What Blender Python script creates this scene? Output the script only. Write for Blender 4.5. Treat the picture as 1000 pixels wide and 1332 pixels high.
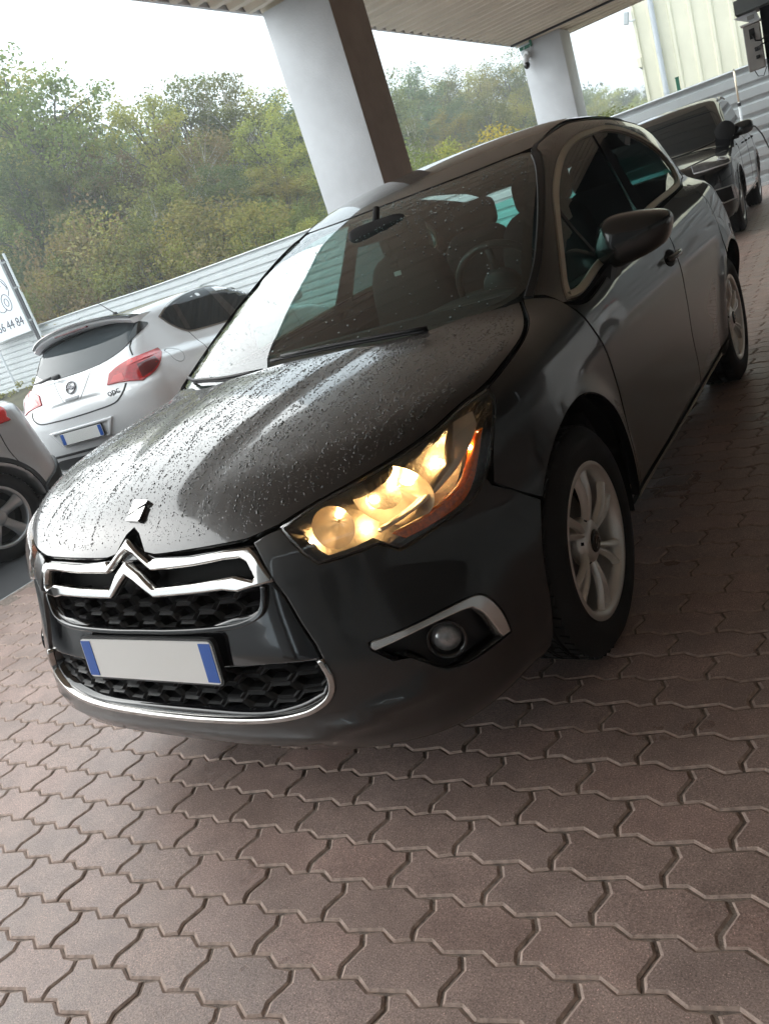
import bpy, bmesh, math, random
import numpy as np
from mathutils import Matrix, Vector, geometry

random.seed(7); RNG = np.random.default_rng(7)
SC = bpy.context.scene
COL = SC.collection
for o in list(bpy.data.objects): bpy.data.objects.remove(o)

# ------------------------------------------------------------------ camera
CAM = np.array([1.6693, -1.9389, 1.2913])
CR = np.array([[0.8136, 0.4911, -0.3112], [-0.0809, -0.4344, -0.8971], [-0.5758, 0.7550, -0.3137]])
cd = bpy.data.cameras.new('camera'); cam = bpy.data.objects.new('camera', cd); COL.objects.link(cam)
m = Matrix.Identity(4)
for i in range(3):
    m[i][0], m[i][1], m[i][2], m[i][3] = CR[0][i], -CR[1][i], -CR[2][i], CAM[i]
cam.matrix_world = m
cd.sensor_fit = 'HORIZONTAL'; cd.sensor_width = 36; cd.lens = 36.354
cd.clip_start = .05; cd.clip_end = 3000
SC.camera = cam

# ------------------------------------------------------------------ sky, sun, exposure (overcast)
SUN_EL, SUN_ROT = 27, 254
w = bpy.data.worlds.new('World'); SC.world = w; w.use_nodes = True
nt = w.node_tree; nt.nodes.clear()
sky = nt.nodes.new('ShaderNodeTexSky'); sky.sky_type = 'NISHITA'; sky.sun_disc = False
sky.sun_elevation = math.radians(SUN_EL); sky.sun_rotation = math.radians(SUN_ROT)
sky.air_density = 1.6; sky.dust_density = 6.0; sky.ozone_density = 1.0
hs = nt.nodes.new('ShaderNodeHueSaturation'); hs.inputs['Saturation'].default_value = .14
mx = nt.nodes.new('ShaderNodeMix'); mx.data_type = 'RGBA'; mx.inputs[0].default_value = .80
mx.inputs[7].default_value = (5.7, 6.7, 7.2, 1)          # even grey cloud cover veiling the sky
bg = nt.nodes.new('ShaderNodeBackground'); bg.inputs['Strength'].default_value = .10
ow = nt.nodes.new('ShaderNodeOutputWorld')
nt.links.new(sky.outputs[0], hs.inputs['Color']); nt.links.new(hs.outputs[0], mx.inputs[6])
nt.links.new(mx.outputs[2], bg.inputs[0]); nt.links.new(bg.outputs[0], ow.inputs[0])
sl = bpy.data.lights.new('sun', 'SUN'); sl.energy = 1.5; sl.angle = math.radians(110); sl.color = (1, .96, .9)
so = bpy.data.objects.new('sun', sl); COL.objects.link(so)
so.rotation_euler = (math.radians(90 - SUN_EL), 0, math.radians(180 - SUN_ROT + 0))
SC.view_settings.view_transform = 'Standard'; SC.view_settings.look = 'None'
SC.view_settings.exposure = 1.70; SC.view_settings.gamma = 1
SC.view_settings.use_curve_mapping = False
SC.render.engine = 'CYCLES'
SC.cycles.max_bounces = 10; SC.cycles.transparent_max_bounces = 16; SC.cycles.diffuse_bounces = 4
SC.cycles.use_denoising = True
SC.cycles.caustics_reflective = False; SC.cycles.caustics_refractive = False
SC.cycles.sample_clamp_indirect = 6

TH = 0.0506                                   # the forecourt is turned a little against the car
cs_, sn_ = math.cos(TH), math.sin(TH)
def fb(x, y, z=0.0): return (cs_*x - sn_*y, sn_*x + cs_*y, z)   # forecourt frame -> world

# ------------------------------------------------------------------ object helpers
def setp(o, label=None, cat=None, group=None, kind=None):
    if label: o['label'] = label
    if cat: o['category'] = cat
    if group: o['group'] = group
    if kind: o['kind'] = kind
    return o
def thing(name, label, cat, loc=(0, 0, 0), rz=0, group=None):
    o = bpy.data.objects.new(name, None); COL.objects.link(o); o.empty_display_size = .1
    o.location = loc; o.rotation_euler = (0, 0, rz)
    return setp(o, label, cat, group)
def node(name, parent, loc=(0, 0, 0), rot=(0, 0, 0)):
    o = bpy.data.objects.new(name, None); COL.objects.link(o); o.empty_display_size = .1
    o.parent = parent; o.location = loc; o.rotation_euler = rot
    return o
def obj(name, V, Fc, mat, parent=None, smooth=True, N=None, mi=None, loc=None):
    me = bpy.data.meshes.new(name)
    me.from_pydata([tuple(map(float, v)) for v in V], [], [tuple(map(int, f)) for f in Fc])
    mats = mat if isinstance(mat, (list, tuple)) else [mat]
    for q in mats: me.materials.append(q)
    if mi is not None: me.polygons.foreach_set('material_index', np.array(mi, np.int32))
    me.polygons.foreach_set('use_smooth', np.full(len(me.polygons), bool(smooth)))
    me.update()
    if N is not None: me.normals_split_custom_set_from_vertices([tuple(map(float, n)) for n in N])
    o = bpy.data.objects.new(name, me); COL.objects.link(o)
    if parent is not None: o.parent = parent
    if loc is not None: o.location = loc
    return o
def link_copy(o, parent=None):
    c = o.copy(); COL.objects.link(c); c.parent = parent
    for ch in list(o.children): link_copy(ch, c)
    return c
class MB:
    """collects vertices and faces for one mesh"""
    def __init__(s): s.V = []; s.F = []; s.M = []
    def add(s, V, F, m=0):
        b = len(s.V); s.V += [tuple(v) for v in V]; s.F += [tuple(b + i for i in f) for f in F]; s.M += [m]*len(F); return s
    def box(s, c, size, rot=None, m=0, bev=0):
        h = np.array(size)/2
        if bev <= 0:
            P = np.array([[x, y, z] for x in (-1, 1) for y in (-1, 1) for z in (-1, 1)])*h
            Fs = [(0, 1, 3, 2), (4, 6, 7, 5), (0, 4, 5, 1), (2, 3, 7, 6), (0, 2, 6, 4), (1, 5, 7, 3)]
        else:
            bm = bmesh.new(); bmesh.ops.create_cube(bm, size=1)
            for v in bm.verts: v.co = Vector([v.co[i]*size[i] for i in range(3)])
            bmesh.ops.bevel(bm, geom=bm.edges[:], offset=min(bev, min(size)*.45), segments=2, affect='EDGES', profile=.5)
            bm.verts.index_update(); P = np.array([v.co[:] for v in bm.verts]); Fs = [tuple(v.index for v in f.verts) for f in bm.faces]; bm.free()
        if rot is not None: P = P @ np.array(rot).T
        return s.add(P + np.array(c), Fs, m)
    def tube(s, path, r, n=8, m=0, cap=True, closed=False, flat=None):
        P = np.array(path, float); k = len(P); r = np.broadcast_to(np.array(r, float), (k,))
        T = np.roll(P, -1, 0) - np.roll(P, 1, 0) if closed else np.gradient(P, axis=0)
        T /= np.linalg.norm(T, axis=1, keepdims=True) + 1e-12
        up = np.array([0, 0, 1.]) if abs(T[0][2]) < .9 else np.array([1., 0, 0])
        V = []; A = np.cross(T[0], up); A /= np.linalg.norm(A)
        for i in range(k):
            A = A - T[i]*np.dot(A, T[i]); A /= np.linalg.norm(A) + 1e-12; Bv = np.cross(T[i], A)
            for j in range(n):
                a = 2*math.pi*j/n; V.append(P[i] + r[i]*(math.cos(a)*A + math.sin(a)*Bv*(flat or 1)))
        Fs = []
        for i in range(k if closed else k - 1):
            i2 = (i + 1) % k
            for j in range(n):
                Fs.append((i*n + j, i*n + (j + 1) % n, i2*n + (j + 1) % n, i2*n + j))
        if cap and not closed: Fs += [tuple(range(n))[::-1], tuple((k - 1)*n + j for j in range(n))]
        return s.add(V, Fs, m)
    def lathe(s, prof, axis='x', n=48, c=(0, 0, 0), m=0, closed=False):
        V = []; k = len(prof)
        for (a, r) in prof:
            for j in range(n):
                t = 2*math.pi*j/n; p = (a, r*math.cos(t), r*math.sin(t))
                if axis == 'y': p = (p[1], p[0], p[2])
                if axis == 'z': p = (p[1], p[2], p[0])
                V.append((p[0] + c[0], p[1] + c[1], p[2] + c[2]))
        Fs = []
        for i in range(k if closed else k - 1):
            i2 = (i + 1) % k
            for j in range(n): Fs.append((i*n + j, i2*n + j, i2*n + (j + 1) % n, i*n + (j + 1) % n))
        return s.add(V, Fs, m)
    def prism(s, poly, z0, z1, M=None, m=0):
        n = len(poly); V = [(x, y, z0) for x, y in poly] + [(x, y, z1) for x, y in poly]
        Fs = [tuple(range(n))[::-1], tuple(range(n, 2*n))] + [(i, (i + 1) % n, n + (i + 1) % n, n + i) for i in range(n)]
        if M is not None: V = [tuple(M @ Vector(v)) for v in V]
        return s.add(V, Fs, m)
    def build(s, name, mat, parent=None, smooth=False, sharp=None, loc=None):
        o = obj(name, s.V, s.F, mat, parent, smooth, None, s.M, loc)
        if sharp:
            bm = bmesh.new(); bm.from_mesh(o.data); bmesh.ops.recalc_face_normals(bm, faces=bm.faces)
            for e in bm.edges:
                e.smooth = not (len(e.link_faces) == 2 and e.calc_face_angle(0) > math.radians(sharp))
            for f in bm.faces: f.smooth = True
            bm.to_mesh(o.data); bm.free()
        return o
def rotm(ax, a):
    return np.array(Matrix.Rotation(a, 3, ax))

# ------------------------------------------------------------------ materials
def N_(nt, t, **k):
    n = nt.nodes.new(t)
    for a, b in k.items():
        if a.startswith('i_'): n.inputs[a[2:].replace('_', ' ')].default_value = b
        else: setattr(n, a, b)
    return n
def mat(name, col, rough=.5, metal=0, coat=0, spec=.5, noise=0, nscale=20, bump=0, bscale=200, coatr=.02, trans=0, ior=1.45, rvar=0):
    m = bpy.data.materials.new(name); m.use_nodes = True; nt = m.node_tree; b = nt.nodes['Principled BSDF']
    b.inputs['Base Color'].default_value = (*col, 1); b.inputs['Roughness'].default_value = rough
    b.inputs['Metallic'].default_value = metal; b.inputs['Coat Weight'].default_value = coat; b.inputs['Coat Roughness'].default_value = coatr
    b.inputs['Specular IOR Level'].default_value = spec; b.inputs['IOR'].default_value = ior; b.inputs['Transmission Weight'].default_value = trans
    tc = N_(nt, 'ShaderNodeTexCoord')
    if noise or rvar:
        n = N_(nt, 'ShaderNodeTexNoise', i_Scale=nscale, i_Detail=6.0, i_Roughness=.6); nt.links.new(tc.outputs['Object'], n.inputs['Vector'])
        if noise:
            mr = N_(nt, 'ShaderNodeMapRange'); mr.inputs[1].default_value = .3; mr.inputs[2].default_value = .7
            mr.inputs[3].default_value = 1 - noise; mr.inputs[4].default_value = 1 + noise
            nt.links.new(n.outputs['Fac'], mr.inputs[0])
            mm = N_(nt, 'ShaderNodeMix', data_type='RGBA', blend_type='MULTIPLY'); mm.inputs[0].default_value = 1; mm.inputs[6].default_value = (*col, 1)
            nt.links.new(mr.outputs[0], mm.inputs[7]); nt.links.new(mm.outputs[2], b.inputs['Base Color'])
        if rvar:
            mr = N_(nt, 'ShaderNodeMapRange'); mr.inputs[1].default_value = .3; mr.inputs[2].default_value = .7
            mr.inputs[3].default_value = max(0, rough - rvar); mr.inputs[4].default_value = rough + rvar
            nt.links.new(n.outputs['Fac'], mr.inputs[0]); nt.links.new(mr.outputs[0], b.inputs['Roughness'])
    if bump:
        n2 = N_(nt, 'ShaderNodeTexNoise', i_Scale=bscale, i_Detail=4.0); nt.links.new(tc.outputs['Object'], n2.inputs['Vector'])
        bp = N_(nt, 'ShaderNodeBump', i_Strength=bump, i_Distance=.01); nt.links.new(n2.outputs['Fac'], bp.inputs['Height']); nt.links.new(bp.outputs[0], b.inputs['Normal'])
    return m
def emis(name, col, s):
    m = bpy.data.materials.new(name); m.use_nodes = True; b = m.node_tree.nodes['Principled BSDF']
    b.inputs['Base Color'].default_value = (*col, 1); b.inputs['Emission Color'].default_value = (*col, 1); b.inputs['Emission Strength'].default_value = s
    return m
def drops_height(nt, vec, big=95, thr=.30):
    """height of rain beads: voronoi cells, only some of them carrying a bead, gathered in runs along the flow"""
    out = []
    for sc, th in ((big, thr), (big*2.1, thr*1.05)):
        v = N_(nt, 'ShaderNodeTexVoronoi', i_Scale=sc, i_Randomness=1.0); nt.links.new(vec, v.inputs['Vector'])
        mr = N_(nt, 'ShaderNodeMapRange', interpolation_type='SMOOTHSTEP'); mr.inputs[1].default_value = th; mr.inputs[2].default_value = th*.25
        mr.inputs[3].default_value = 0; mr.inputs[4].default_value = 1; nt.links.new(v.outputs['Distance'], mr.inputs[0])
        se = N_(nt, 'ShaderNodeSeparateColor'); nt.links.new(v.outputs['Color'], se.inputs[0])
        st = N_(nt, 'ShaderNodeMath', operation='GREATER_THAN'); st.inputs[1].default_value = .45; nt.links.new(se.outputs[0], st.inputs[0])
        mu = N_(nt, 'ShaderNodeMath', operation='MULTIPLY'); nt.links.new(mr.outputs[0], mu.inputs[0]); nt.links.new(st.outputs[0], mu.inputs[1])
        mm = N_(nt, 'ShaderNodeMath', operation='MULTIPLY'); mm.inputs[1].default_value = 95/sc; nt.links.new(mu.outputs[0], mm.inputs[0])
        out.append(mm.outputs[0])
    mxx = N_(nt, 'ShaderNodeMath', operation='MAXIMUM'); nt.links.new(out[0], mxx.inputs[0]); nt.links.new(out[1], mxx.inputs[1])
    return mxx.outputs[0]
def glass(name, tint, refl=1.0, drops=0, dirt=0.0, ior=1.5, dscale=95):
    """thin pane: tinted see-through plus mirror reflection by the angle"""
    m = bpy.data.materials.new(name); m.use_nodes = True; nt = m.node_tree; nt.nodes.clear()
    out = N_(nt, 'ShaderNodeOutputMaterial'); tr = N_(nt, 'ShaderNodeBsdfTransparent'); tr.inputs[0].default_value = (*tint, 1)
    gl = N_(nt, 'ShaderNodeBsdfGlossy', i_Roughness=.0); gl.inputs[0].default_value = (refl, refl, refl, 1)
    mxs = N_(nt, 'ShaderNodeMixShader'); f0 = ((ior - 1)/(ior + 1))**2*1.7
    ge = N_(nt, 'ShaderNodeNewGeometry'); dt = N_(nt, 'ShaderNodeVectorMath', operation='DOT_PRODUCT'); nt.links.new(ge.outputs['Normal'], dt.inputs[0]); nt.links.new(ge.outputs['Incoming'], dt.inputs[1])
    ab = N_(nt, 'ShaderNodeMath', operation='ABSOLUTE'); nt.links.new(dt.outputs['Value'], ab.inputs[0])
    om = N_(nt, 'ShaderNodeMath', operation='SUBTRACT', use_clamp=True); om.inputs[0].default_value = 1; nt.links.new(ab.outputs[0], om.inputs[1])
    pw = N_(nt, 'ShaderNodeMath', operation='POWER'); pw.inputs[1].default_value = 4.2; nt.links.new(om.outputs[0], pw.inputs[0])
    mul = N_(nt, 'ShaderNodeMath', operation='MULTIPLY_ADD', use_clamp=True); mul.inputs[1].default_value = 1 - f0; mul.inputs[2].default_value = f0
    nt.links.new(pw.outputs[0], mul.inputs[0]); nt.links.new(mul.outputs[0], mxs.inputs[0])
    nt.links.new(tr.outputs[0], mxs.inputs[1]); nt.links.new(gl.outputs[0], mxs.inputs[2]); last = mxs.outputs[0]
    if drops:
        tc = N_(nt, 'ShaderNodeTexCoord'); h = drops_height(nt, tc.outputs['Object'], dscale, .34)
        n = N_(nt, 'ShaderNodeTexNoise', i_Scale=2.2, i_Detail=3.0); nt.links.new(tc.outputs['Object'], n.inputs['Vector'])
        mr = N_(nt, 'ShaderNodeMapRange'); mr.inputs[1].default_value = .44; mr.inputs[2].default_value = .60; nt.links.new(n.outputs['Fac'], mr.inputs[0])
        # more beads towards the top edge, few in the wiped field
        sx = N_(nt, 'ShaderNodeSeparateXYZ'); nt.links.new(tc.outputs['Object'], sx.inputs[0])
        mz = N_(nt, 'ShaderNodeMapRange'); mz.inputs[1].default_value = 1.22; mz.inputs[2].default_value = 1.38; mz.inputs[3].default_value = .10; mz.inputs[4].default_value = 1.0
        nt.links.new(sx.outputs[2], mz.inputs[0])
        a = N_(nt, 'ShaderNodeMath', operation='MULTIPLY'); nt.links.new(mr.outputs[0], a.inputs[0]); nt.links.new(mz.outputs[0], a.inputs[1])
        hh = N_(nt, 'ShaderNodeMath', operation='MULTIPLY'); nt.links.new(h, hh.inputs[0]); nt.links.new(a.outputs[0], hh.inputs[1])
        bp = N_(nt, 'ShaderNodeBump', i_Strength=drops, i_Distance=.004); nt.links.new(hh.outputs[0], bp.inputs['Height'])
        nt.links.new(bp.outputs[0], gl.inputs['Normal'])
        rf = N_(nt, 'ShaderNodeBsdfRefraction', i_IOR=1.2, i_Roughness=.05); rf.inputs[0].default_value = (.8, .95, .93, 1); nt.links.new(bp.outputs[0], rf.inputs['Normal'])
        m2 = N_(nt, 'ShaderNodeMixShader'); g2 = N_(nt, 'ShaderNodeMath', operation='MULTIPLY', use_clamp=True); g2.inputs[1].default_value = 1.2
        nt.links.new(hh.outputs[0], g2.inputs[0]); nt.links.new(g2.outputs[0], m2.inputs[0]); nt.links.new(last, m2.inputs[1])
        df = N_(nt, 'ShaderNodeBsdfDiffuse'); df.inputs[0].default_value = (.30, .36, .36, 1)
        m3 = N_(nt, 'ShaderNodeMixShader'); m3.inputs[0].default_value = .35; nt.links.new(rf.outputs[0], m3.inputs[1]); nt.links.new(df.outputs[0], m3.inputs[2])
        nt.links.new(m3.outputs[0], m2.inputs[2]); last = m2.outputs[0]
    nt.links.new(last, out.inputs[0])
    return m
def wet_paint(name, col, rain=1.0):
    """dark metallic clear coat carrying rain beads in runs (bumps only)"""
    m = mat(name, col, .30, .2, 1.0); nt = m.node_tree; b = nt.nodes['Principled BSDF']; b.inputs['Coat IOR'].default_value = 1.52; b.inputs['Coat Roughness'].default_value = .06
    tc = N_(nt, 'ShaderNodeTexCoord'); mp = N_(nt, 'ShaderNodeMapping'); mp.inputs['Scale'].default_value = (1, .8, 1)
    nt.links.new(tc.outputs['Object'], mp.inputs[0])
    h = drops_height(nt, mp.outputs[0], 125, .30)
    ms = N_(nt, 'ShaderNodeMapping'); ms.inputs['Scale'].default_value = (42, 2.2, 2.2); nt.links.new(tc.outputs['Object'], ms.inputs[0])
    n = N_(nt, 'ShaderNodeTexNoise', i_Scale=1.0, i_Detail=3.0, i_Roughness=.6); nt.links.new(ms.outputs[0], n.inputs['Vector'])
    mr = N_(nt, 'ShaderNodeMapRange'); mr.inputs[1].default_value = .42; mr.inputs[2].default_value = .56; nt.links.new(n.outputs['Fac'], mr.inputs[0])
    hh = N_(nt, 'ShaderNodeMath', operation='MULTIPLY'); nt.links.new(h, hh.inputs[0]); nt.links.new(mr.outputs[0], hh.inputs[1])
    bp = N_(nt, 'ShaderNodeBump', i_Strength=.25*rain, i_Distance=.002); nt.links.new(hh.outputs[0], bp.inputs['Height'])
    nt.links.new(bp.outputs[0], b.inputs['Coat Normal']); nt.links.new(bp.outputs[0], b.inputs['Normal'])
    return m
M = {}
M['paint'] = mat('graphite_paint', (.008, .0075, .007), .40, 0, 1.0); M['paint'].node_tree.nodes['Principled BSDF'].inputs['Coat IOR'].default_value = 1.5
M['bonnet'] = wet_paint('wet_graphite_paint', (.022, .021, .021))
M['black_paint'] = mat('black_paint', (.008, .008, .008), .2, .2, 1.0)
M['gloss'] = mat('gloss_black', (.006, .006, .007), .08, 0, .6)
M['plastic'] = mat('black_plastic', (.015, .015, .016), .45, 0, 0, bump=.1, bscale=300)
M['trim'] = mat('satin_dark_trim', (.01, .01, .01), .55)
M['dark'] = mat('dark_void', (.006, .006, .006), .8)
M['chrome'] = mat('chrome', (.44, .43, .415), .08, 1, 0, rvar=.04, nscale=8)
M['satin'] = mat('satin_steel', (.80, .74, .62), .45, .5)
M['alloy'] = mat('alloy', (.86, .83, .78), .34, .6, .2, noise=.06, nscale=9)
M['rubber'] = mat('tyre_rubber', (.012, .012, .012), .75, bump=.15, bscale=120, noise=.25, nscale=14)
M['ws'] = glass('windscreen_glass', (.52, .70, .66), 1, 0, ior=1.62)
M['side_glass'] = glass('side_glass', (.40, .56, .53))
M['rear_glass'] = glass('rear_glass_with_rain', (.35, .85, .78), 1, .9, dscale=60)
M['lens'] = glass('headlight_lens', (.95, .94, .92), 1, 0)
M['reflector'] = mat('lamp_reflector', (.95, .82, .60), .38, .15, noise=.12, nscale=60, bump=.5, bscale=70)
M['bulb'] = emis('lit_bulb', (1, .70, .36), 9)
M['amber'] = mat('amber_lens', (.75, .16, .01), .15, 0, .5, spec=.5, noise=.35, nscale=120)
M['red'] = mat('red_lens', (.42, .012, .014), .12, 0, .8, noise=.25, nscale=30)
M['cabin'] = mat('cabin_fabric', (.022, .022, .023), .8)
M['dash'] = mat('dashboard_plastic', (.035, .036, .036), .55)
M['plate2'] = mat('sign_white', (.8, .83, .86), .4)
M['plate'] = mat('plate_white', (.78, .78, .76), .35)
M['blue'] = mat('plate_blue', (.02, .10, .42), .35)
M['white'] = mat('white_paint', (.80, .81, .82), .25, 0, 1.0)
M['silver'] = mat('silver_paint', (.55, .55, .56), .35, .35, 1.0)
M['navy'] = mat('black_blue_paint', (.004, .004, .005), .15, 0, 1.0)
M['dglass'] = mat('dark_window_glass', (.012, .016, .018), .03, 0, 0, ior=1.36)
M['bulb2'] = emis('dim_bulb', (1, .66, .32), 55)  # emission of the added housing glows, no lamps of their own
M['satin2'] = mat('lamp_blade', (.80, .70, .55), .3, .5)
M['side_bulb'] = emis('side_bulb', (1, .66, .34), 8)  # added emitter for the side bowl
M['foglens'] = mat('fog_lens', (.35, .36, .37), .06, .3, .8, spec=.9, noise=.5, nscale=45)
M['disc'] = mat('brake_disc', (.10, .09, .08), .4, .8)
M['leather'] = mat('dark_leather', (.03, .03, .03), .35)
M['lining'] = mat('head_lining', (.16, .15, .14), .9)
M['black_paint2'] = mat('mirror_black', (.012, .012, .012), .22, 0, .8)
M['dglass2'] = mat('rear_pane_glass', (.05, .06, .065), .03, 0, .0, spec=.5, ior=1.4)
M['redd'] = mat('dark_red_lens', (.10, .008, .01), .12, 0, .8)
M['gap2'] = mat('soft_gap', (.35, .36, .37), .6)
M['lamp_d'] = mat('smoked_lamp', (.14, .145, .15), .08, .2, .6, noise=.4, nscale=14)

M['bead'] = mat('water_bead', (.004, .004, .004), .02, 0, 0, spec=.9, ior=1.55)
M['bead_g'] = mat('water_bead_clear', (.36, .50, .50), .08, 0, .5)  # opaque pale teal stands for sky refracted through the drops

M['rear_side'] = glass('privacy_glass', (.16, .24, .23), .8)
M['blade_c'] = mat('bright_chrome_blade', (.88, .87, .85), .22, .85)
M['bowl'] = mat('bowl_mirror', (.95, .82, .60), .24, .5, noise=.06, nscale=60)
class Sp:
    """monotone cubic (pchip) interpolation with linear extrapolation"""
    def __init__(s,*pts):
        a=np.array(pts,float);x,y=a[:,0],a[:,1];h=np.diff(x);d=np.diff(y)/h
        m=np.empty(len(x));m[0],m[-1]=d[0],d[-1]
        if len(x)>2:
            w1=2*h[1:]+h[:-1];w2=h[1:]+2*h[:-1]
            with np.errstate(divide='ignore',invalid='ignore'):
                v=(w1+w2)/(w1/d[:-1]+w2/d[1:])
            m[1:-1]=np.where(d[:-1]*d[1:]>0,v,0)
        s.x,s.y,s.m,s.h=x,y,m,h
    def __call__(s,q):
        q=np.asarray(q,float);x=s.x
        i=np.clip(np.searchsorted(x,q)-1,0,len(x)-2);t=(q-x[i])/s.h[i];tc=np.clip(t,0,1)
        h=s.h[i];a=tc*tc*(3-2*tc)
        r=s.y[i]*(1-a)+s.y[i+1]*a+h*(tc*(1-tc)**2*s.m[i]-tc*tc*(1-tc)*s.m[i+1])
        return r+np.where(t<0,(q-x[0])*s.m[0],0)+np.where(t>1,(q-x[-1])*s.m[-1],0)
def smax(a,b,k):
    h=np.maximum(k-np.abs(a-b),0)/k
    return np.maximum(a,b)+h*h*k*.25
def smin(a,b,k): return -smax(-a,-b,k)
def sstep(a,b,x):
    t=np.clip((x-a)/(b-a),0,1);return t*t*(3-2*t)
# ---- hero hatchback, metres, origin under the front axle, nose towards -y
prof=Sp((.18,.80),(.26,.868),(.36,.885),(.5,.893),(.66,.902),(.78,.900),(.88,.882),(.97,.856),(1.06,.826),(1.2,.77))
wid=Sp((-.95,-.10),(-.6,-.045),(-.2,0),(.6,0),(1.6,.003),(2.4,.006),(2.9,-.008),(3.3,-.075))
yf=Sp((.17,-.80),(.22,-.85),(.28,-.892),(.36,-.91),(.46,-.905),(.58,-.882),(.7,-.852),(.80,-.812),(.9,-.74),(1.05,-.5))
yr=Sp((.2,3.22),(.4,3.31),(.6,3.34),(.8,3.33),(.95,3.29),(1.1,3.2))
zb=Sp((-.85,.8),(-.82,.775))
bon=Sp((-.86,.765),(-.80,.822),(-.74,.864),(-.6,.920),(-.4,.970),(-.1,1.013),(.2,1.036),(.45,1.05),(.8,1.08),(1.6,1.1),(3.4,1.13))
ws=Sp((.9,-.20),(1.02,.06),(1.1,.215),(1.2,.43),(1.3,.67),(1.4,.93),(1.48,1.18),(1.6,1.62))
roof=Sp((.6,1.40),(.9,1.46),(1.1,1.503),(1.3,1.532),(1.55,1.545),(1.9,1.540),(2.3,1.515),(2.7,1.455),(3.1,1.35),(3.4,1.25))
rw=Sp((.95,3.34),(1.1,3.27),(1.3,3.10),(1.5,2.88))
def Fbody(x,y,z):
    ax=np.sqrt(x*x+1e-4)
    r1=np.hypot(y,z-.335);r2=np.hypot(y-2.612,z-.335)
    fl=.016*np.exp(-((r1-.40)/.055)**2)+.020*np.exp(-((r2-.40)/.07)**2)
    sh=.012*np.exp(-((z-.80-.05*(y-1.2)/2)/.05)**2)*sstep(-.3,.6,y)
    side=ax-(prof(z)+wid(y)+fl+sh*0)
    up=sstep(.42,.68,z);front=(yf(z)+.03*ax**2+(.48+.18*up)*ax**4+.12*ax**8-y)*.85
    rear=y-(yr(z)-.10*ax**2-.25*ax**4)
    front=front-.016*np.exp(-((z-(.288+.095*sstep(.35,.85,ax)))/.026)**2)*sstep(.95,.8,ax)
    cx=.18+.16*sstep(-.75,.3,y)
    top=z-(bon(y)-.045*ax**2-.075*ax**4+.010*sstep(cx+.07,cx-.07,ax)*sstep(-.85,-.5,y))
    bot=(.185+.04*sstep(-.5,-.2,y))-z
    f=smax(smax(side,front,.10+.10*up),rear,.25)
    f=smax(f,top,.07)
    return smax(f,bot,.04)
def Fgreen(x,y,z):
    ax=np.sqrt(x*x+1e-4)

    side=(ax-(.832-(z-.98)*.42+pl_(y)))*.92
    front=(ws(z)+.16*ax**2+.30*ax**4-y)*.42
    rear=(y-(rw(z)-.25*ax**2))*.7
    top=z-(roof(y)-.06*ax**2-.10*ax**4)
    f=smax(smax(side,front,.06),rear,.15)
    return smax(smax(f,top,.08),.9-z,.02)
def F(P):
    x,y,z=P[...,0],P[...,1],P[...,2]
    return smin(Fbody(x,y,z),Fgreen(x,y,z),.03)
def grad(F,P,e=1e-3):
    g=np.stack([F(P+np.eye(3)[i]*e)-F(P-np.eye(3)[i]*e) for i in range(3)],-1)
    return g/(np.linalg.norm(g,axis=-1,keepdims=True)+1e-12)
# ------------------------------------------------------------------ panels cut out of a body surface
class Par:
    """flat map of a panel: rays start on a plane and run along d"""
    def __init__(s, d, up=(0, 0, 1), t0=-2.5, t1=2.5, st=.03):
        d = np.array(d, float); d /= np.linalg.norm(d); up = np.array(up, float)
        e1 = np.cross(up, d); e1 /= np.linalg.norm(e1); e2 = np.cross(d, e1); s.d, s.e1, s.e2, s.t0, s.t1, s.st = d, e1, e2, t0, t1, st
    def to2(s, P): P = np.asarray(P, float); return np.stack([P @ s.e1, P @ s.e2], -1)
    def rays(s, U): return U[:, :1]*s.e1 + U[:, 1:2]*s.e2, np.broadcast_to(s.d, (len(U), 3))
class Wrap:
    """map round a vertical axis at (0, y0): u = angle, v = height"""
    def __init__(s, y0, sg=-1, k=.9): s.y0, s.sg, s.k = y0, sg, k; s.t0, s.t1, s.st = -1.5, -.1, .03
    def to2(s, P): P = np.asarray(P, float); return np.stack([np.arctan2(P[..., 0], s.sg*(P[..., 1] - s.y0))*s.k, P[..., 2]], -1)
    def rays(s, U):
        a = U[:, 0]/s.k; O = np.stack([0*a, 0*a + s.y0, U[:, 1]], -1); D = np.stack([-np.sin(a), -s.sg*np.cos(a), 0*a], -1)
        return O, D
def lift(F, par, U, off=0.0):
    O, D = par.rays(U); n = len(U); ts = np.arange(par.t0, par.t1, par.st)
    lo = np.full(n, np.nan); hi = np.full(n, np.nan); prev = None; done = np.zeros(n, bool); pt = None
    for t in ts:
        v = F(O + D*t) - 0
        if prev is not None:
            h = (~done) & (prev > 0) & (v <= 0); lo[h] = pt; hi[h] = t; done |= h
        prev, pt = v, t
        if done.all(): break
    a, b = lo.copy(), hi.copy()
    a[~done] = 0; b[~done] = 0
    for _ in range(22):
        c = (a + b)/2; v = F(O + D*c[:, None]); q = v > 0; a = np.where(q, c, a); b = np.where(q, b, c)
    P = O + D*((a + b)/2)[:, None]; Nn = grad(F, P); P = P + Nn*np.asarray(off)[..., None] if np.ndim(off) else P + Nn*off
    P[~done] = np.nan
    return P, Nn
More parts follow.
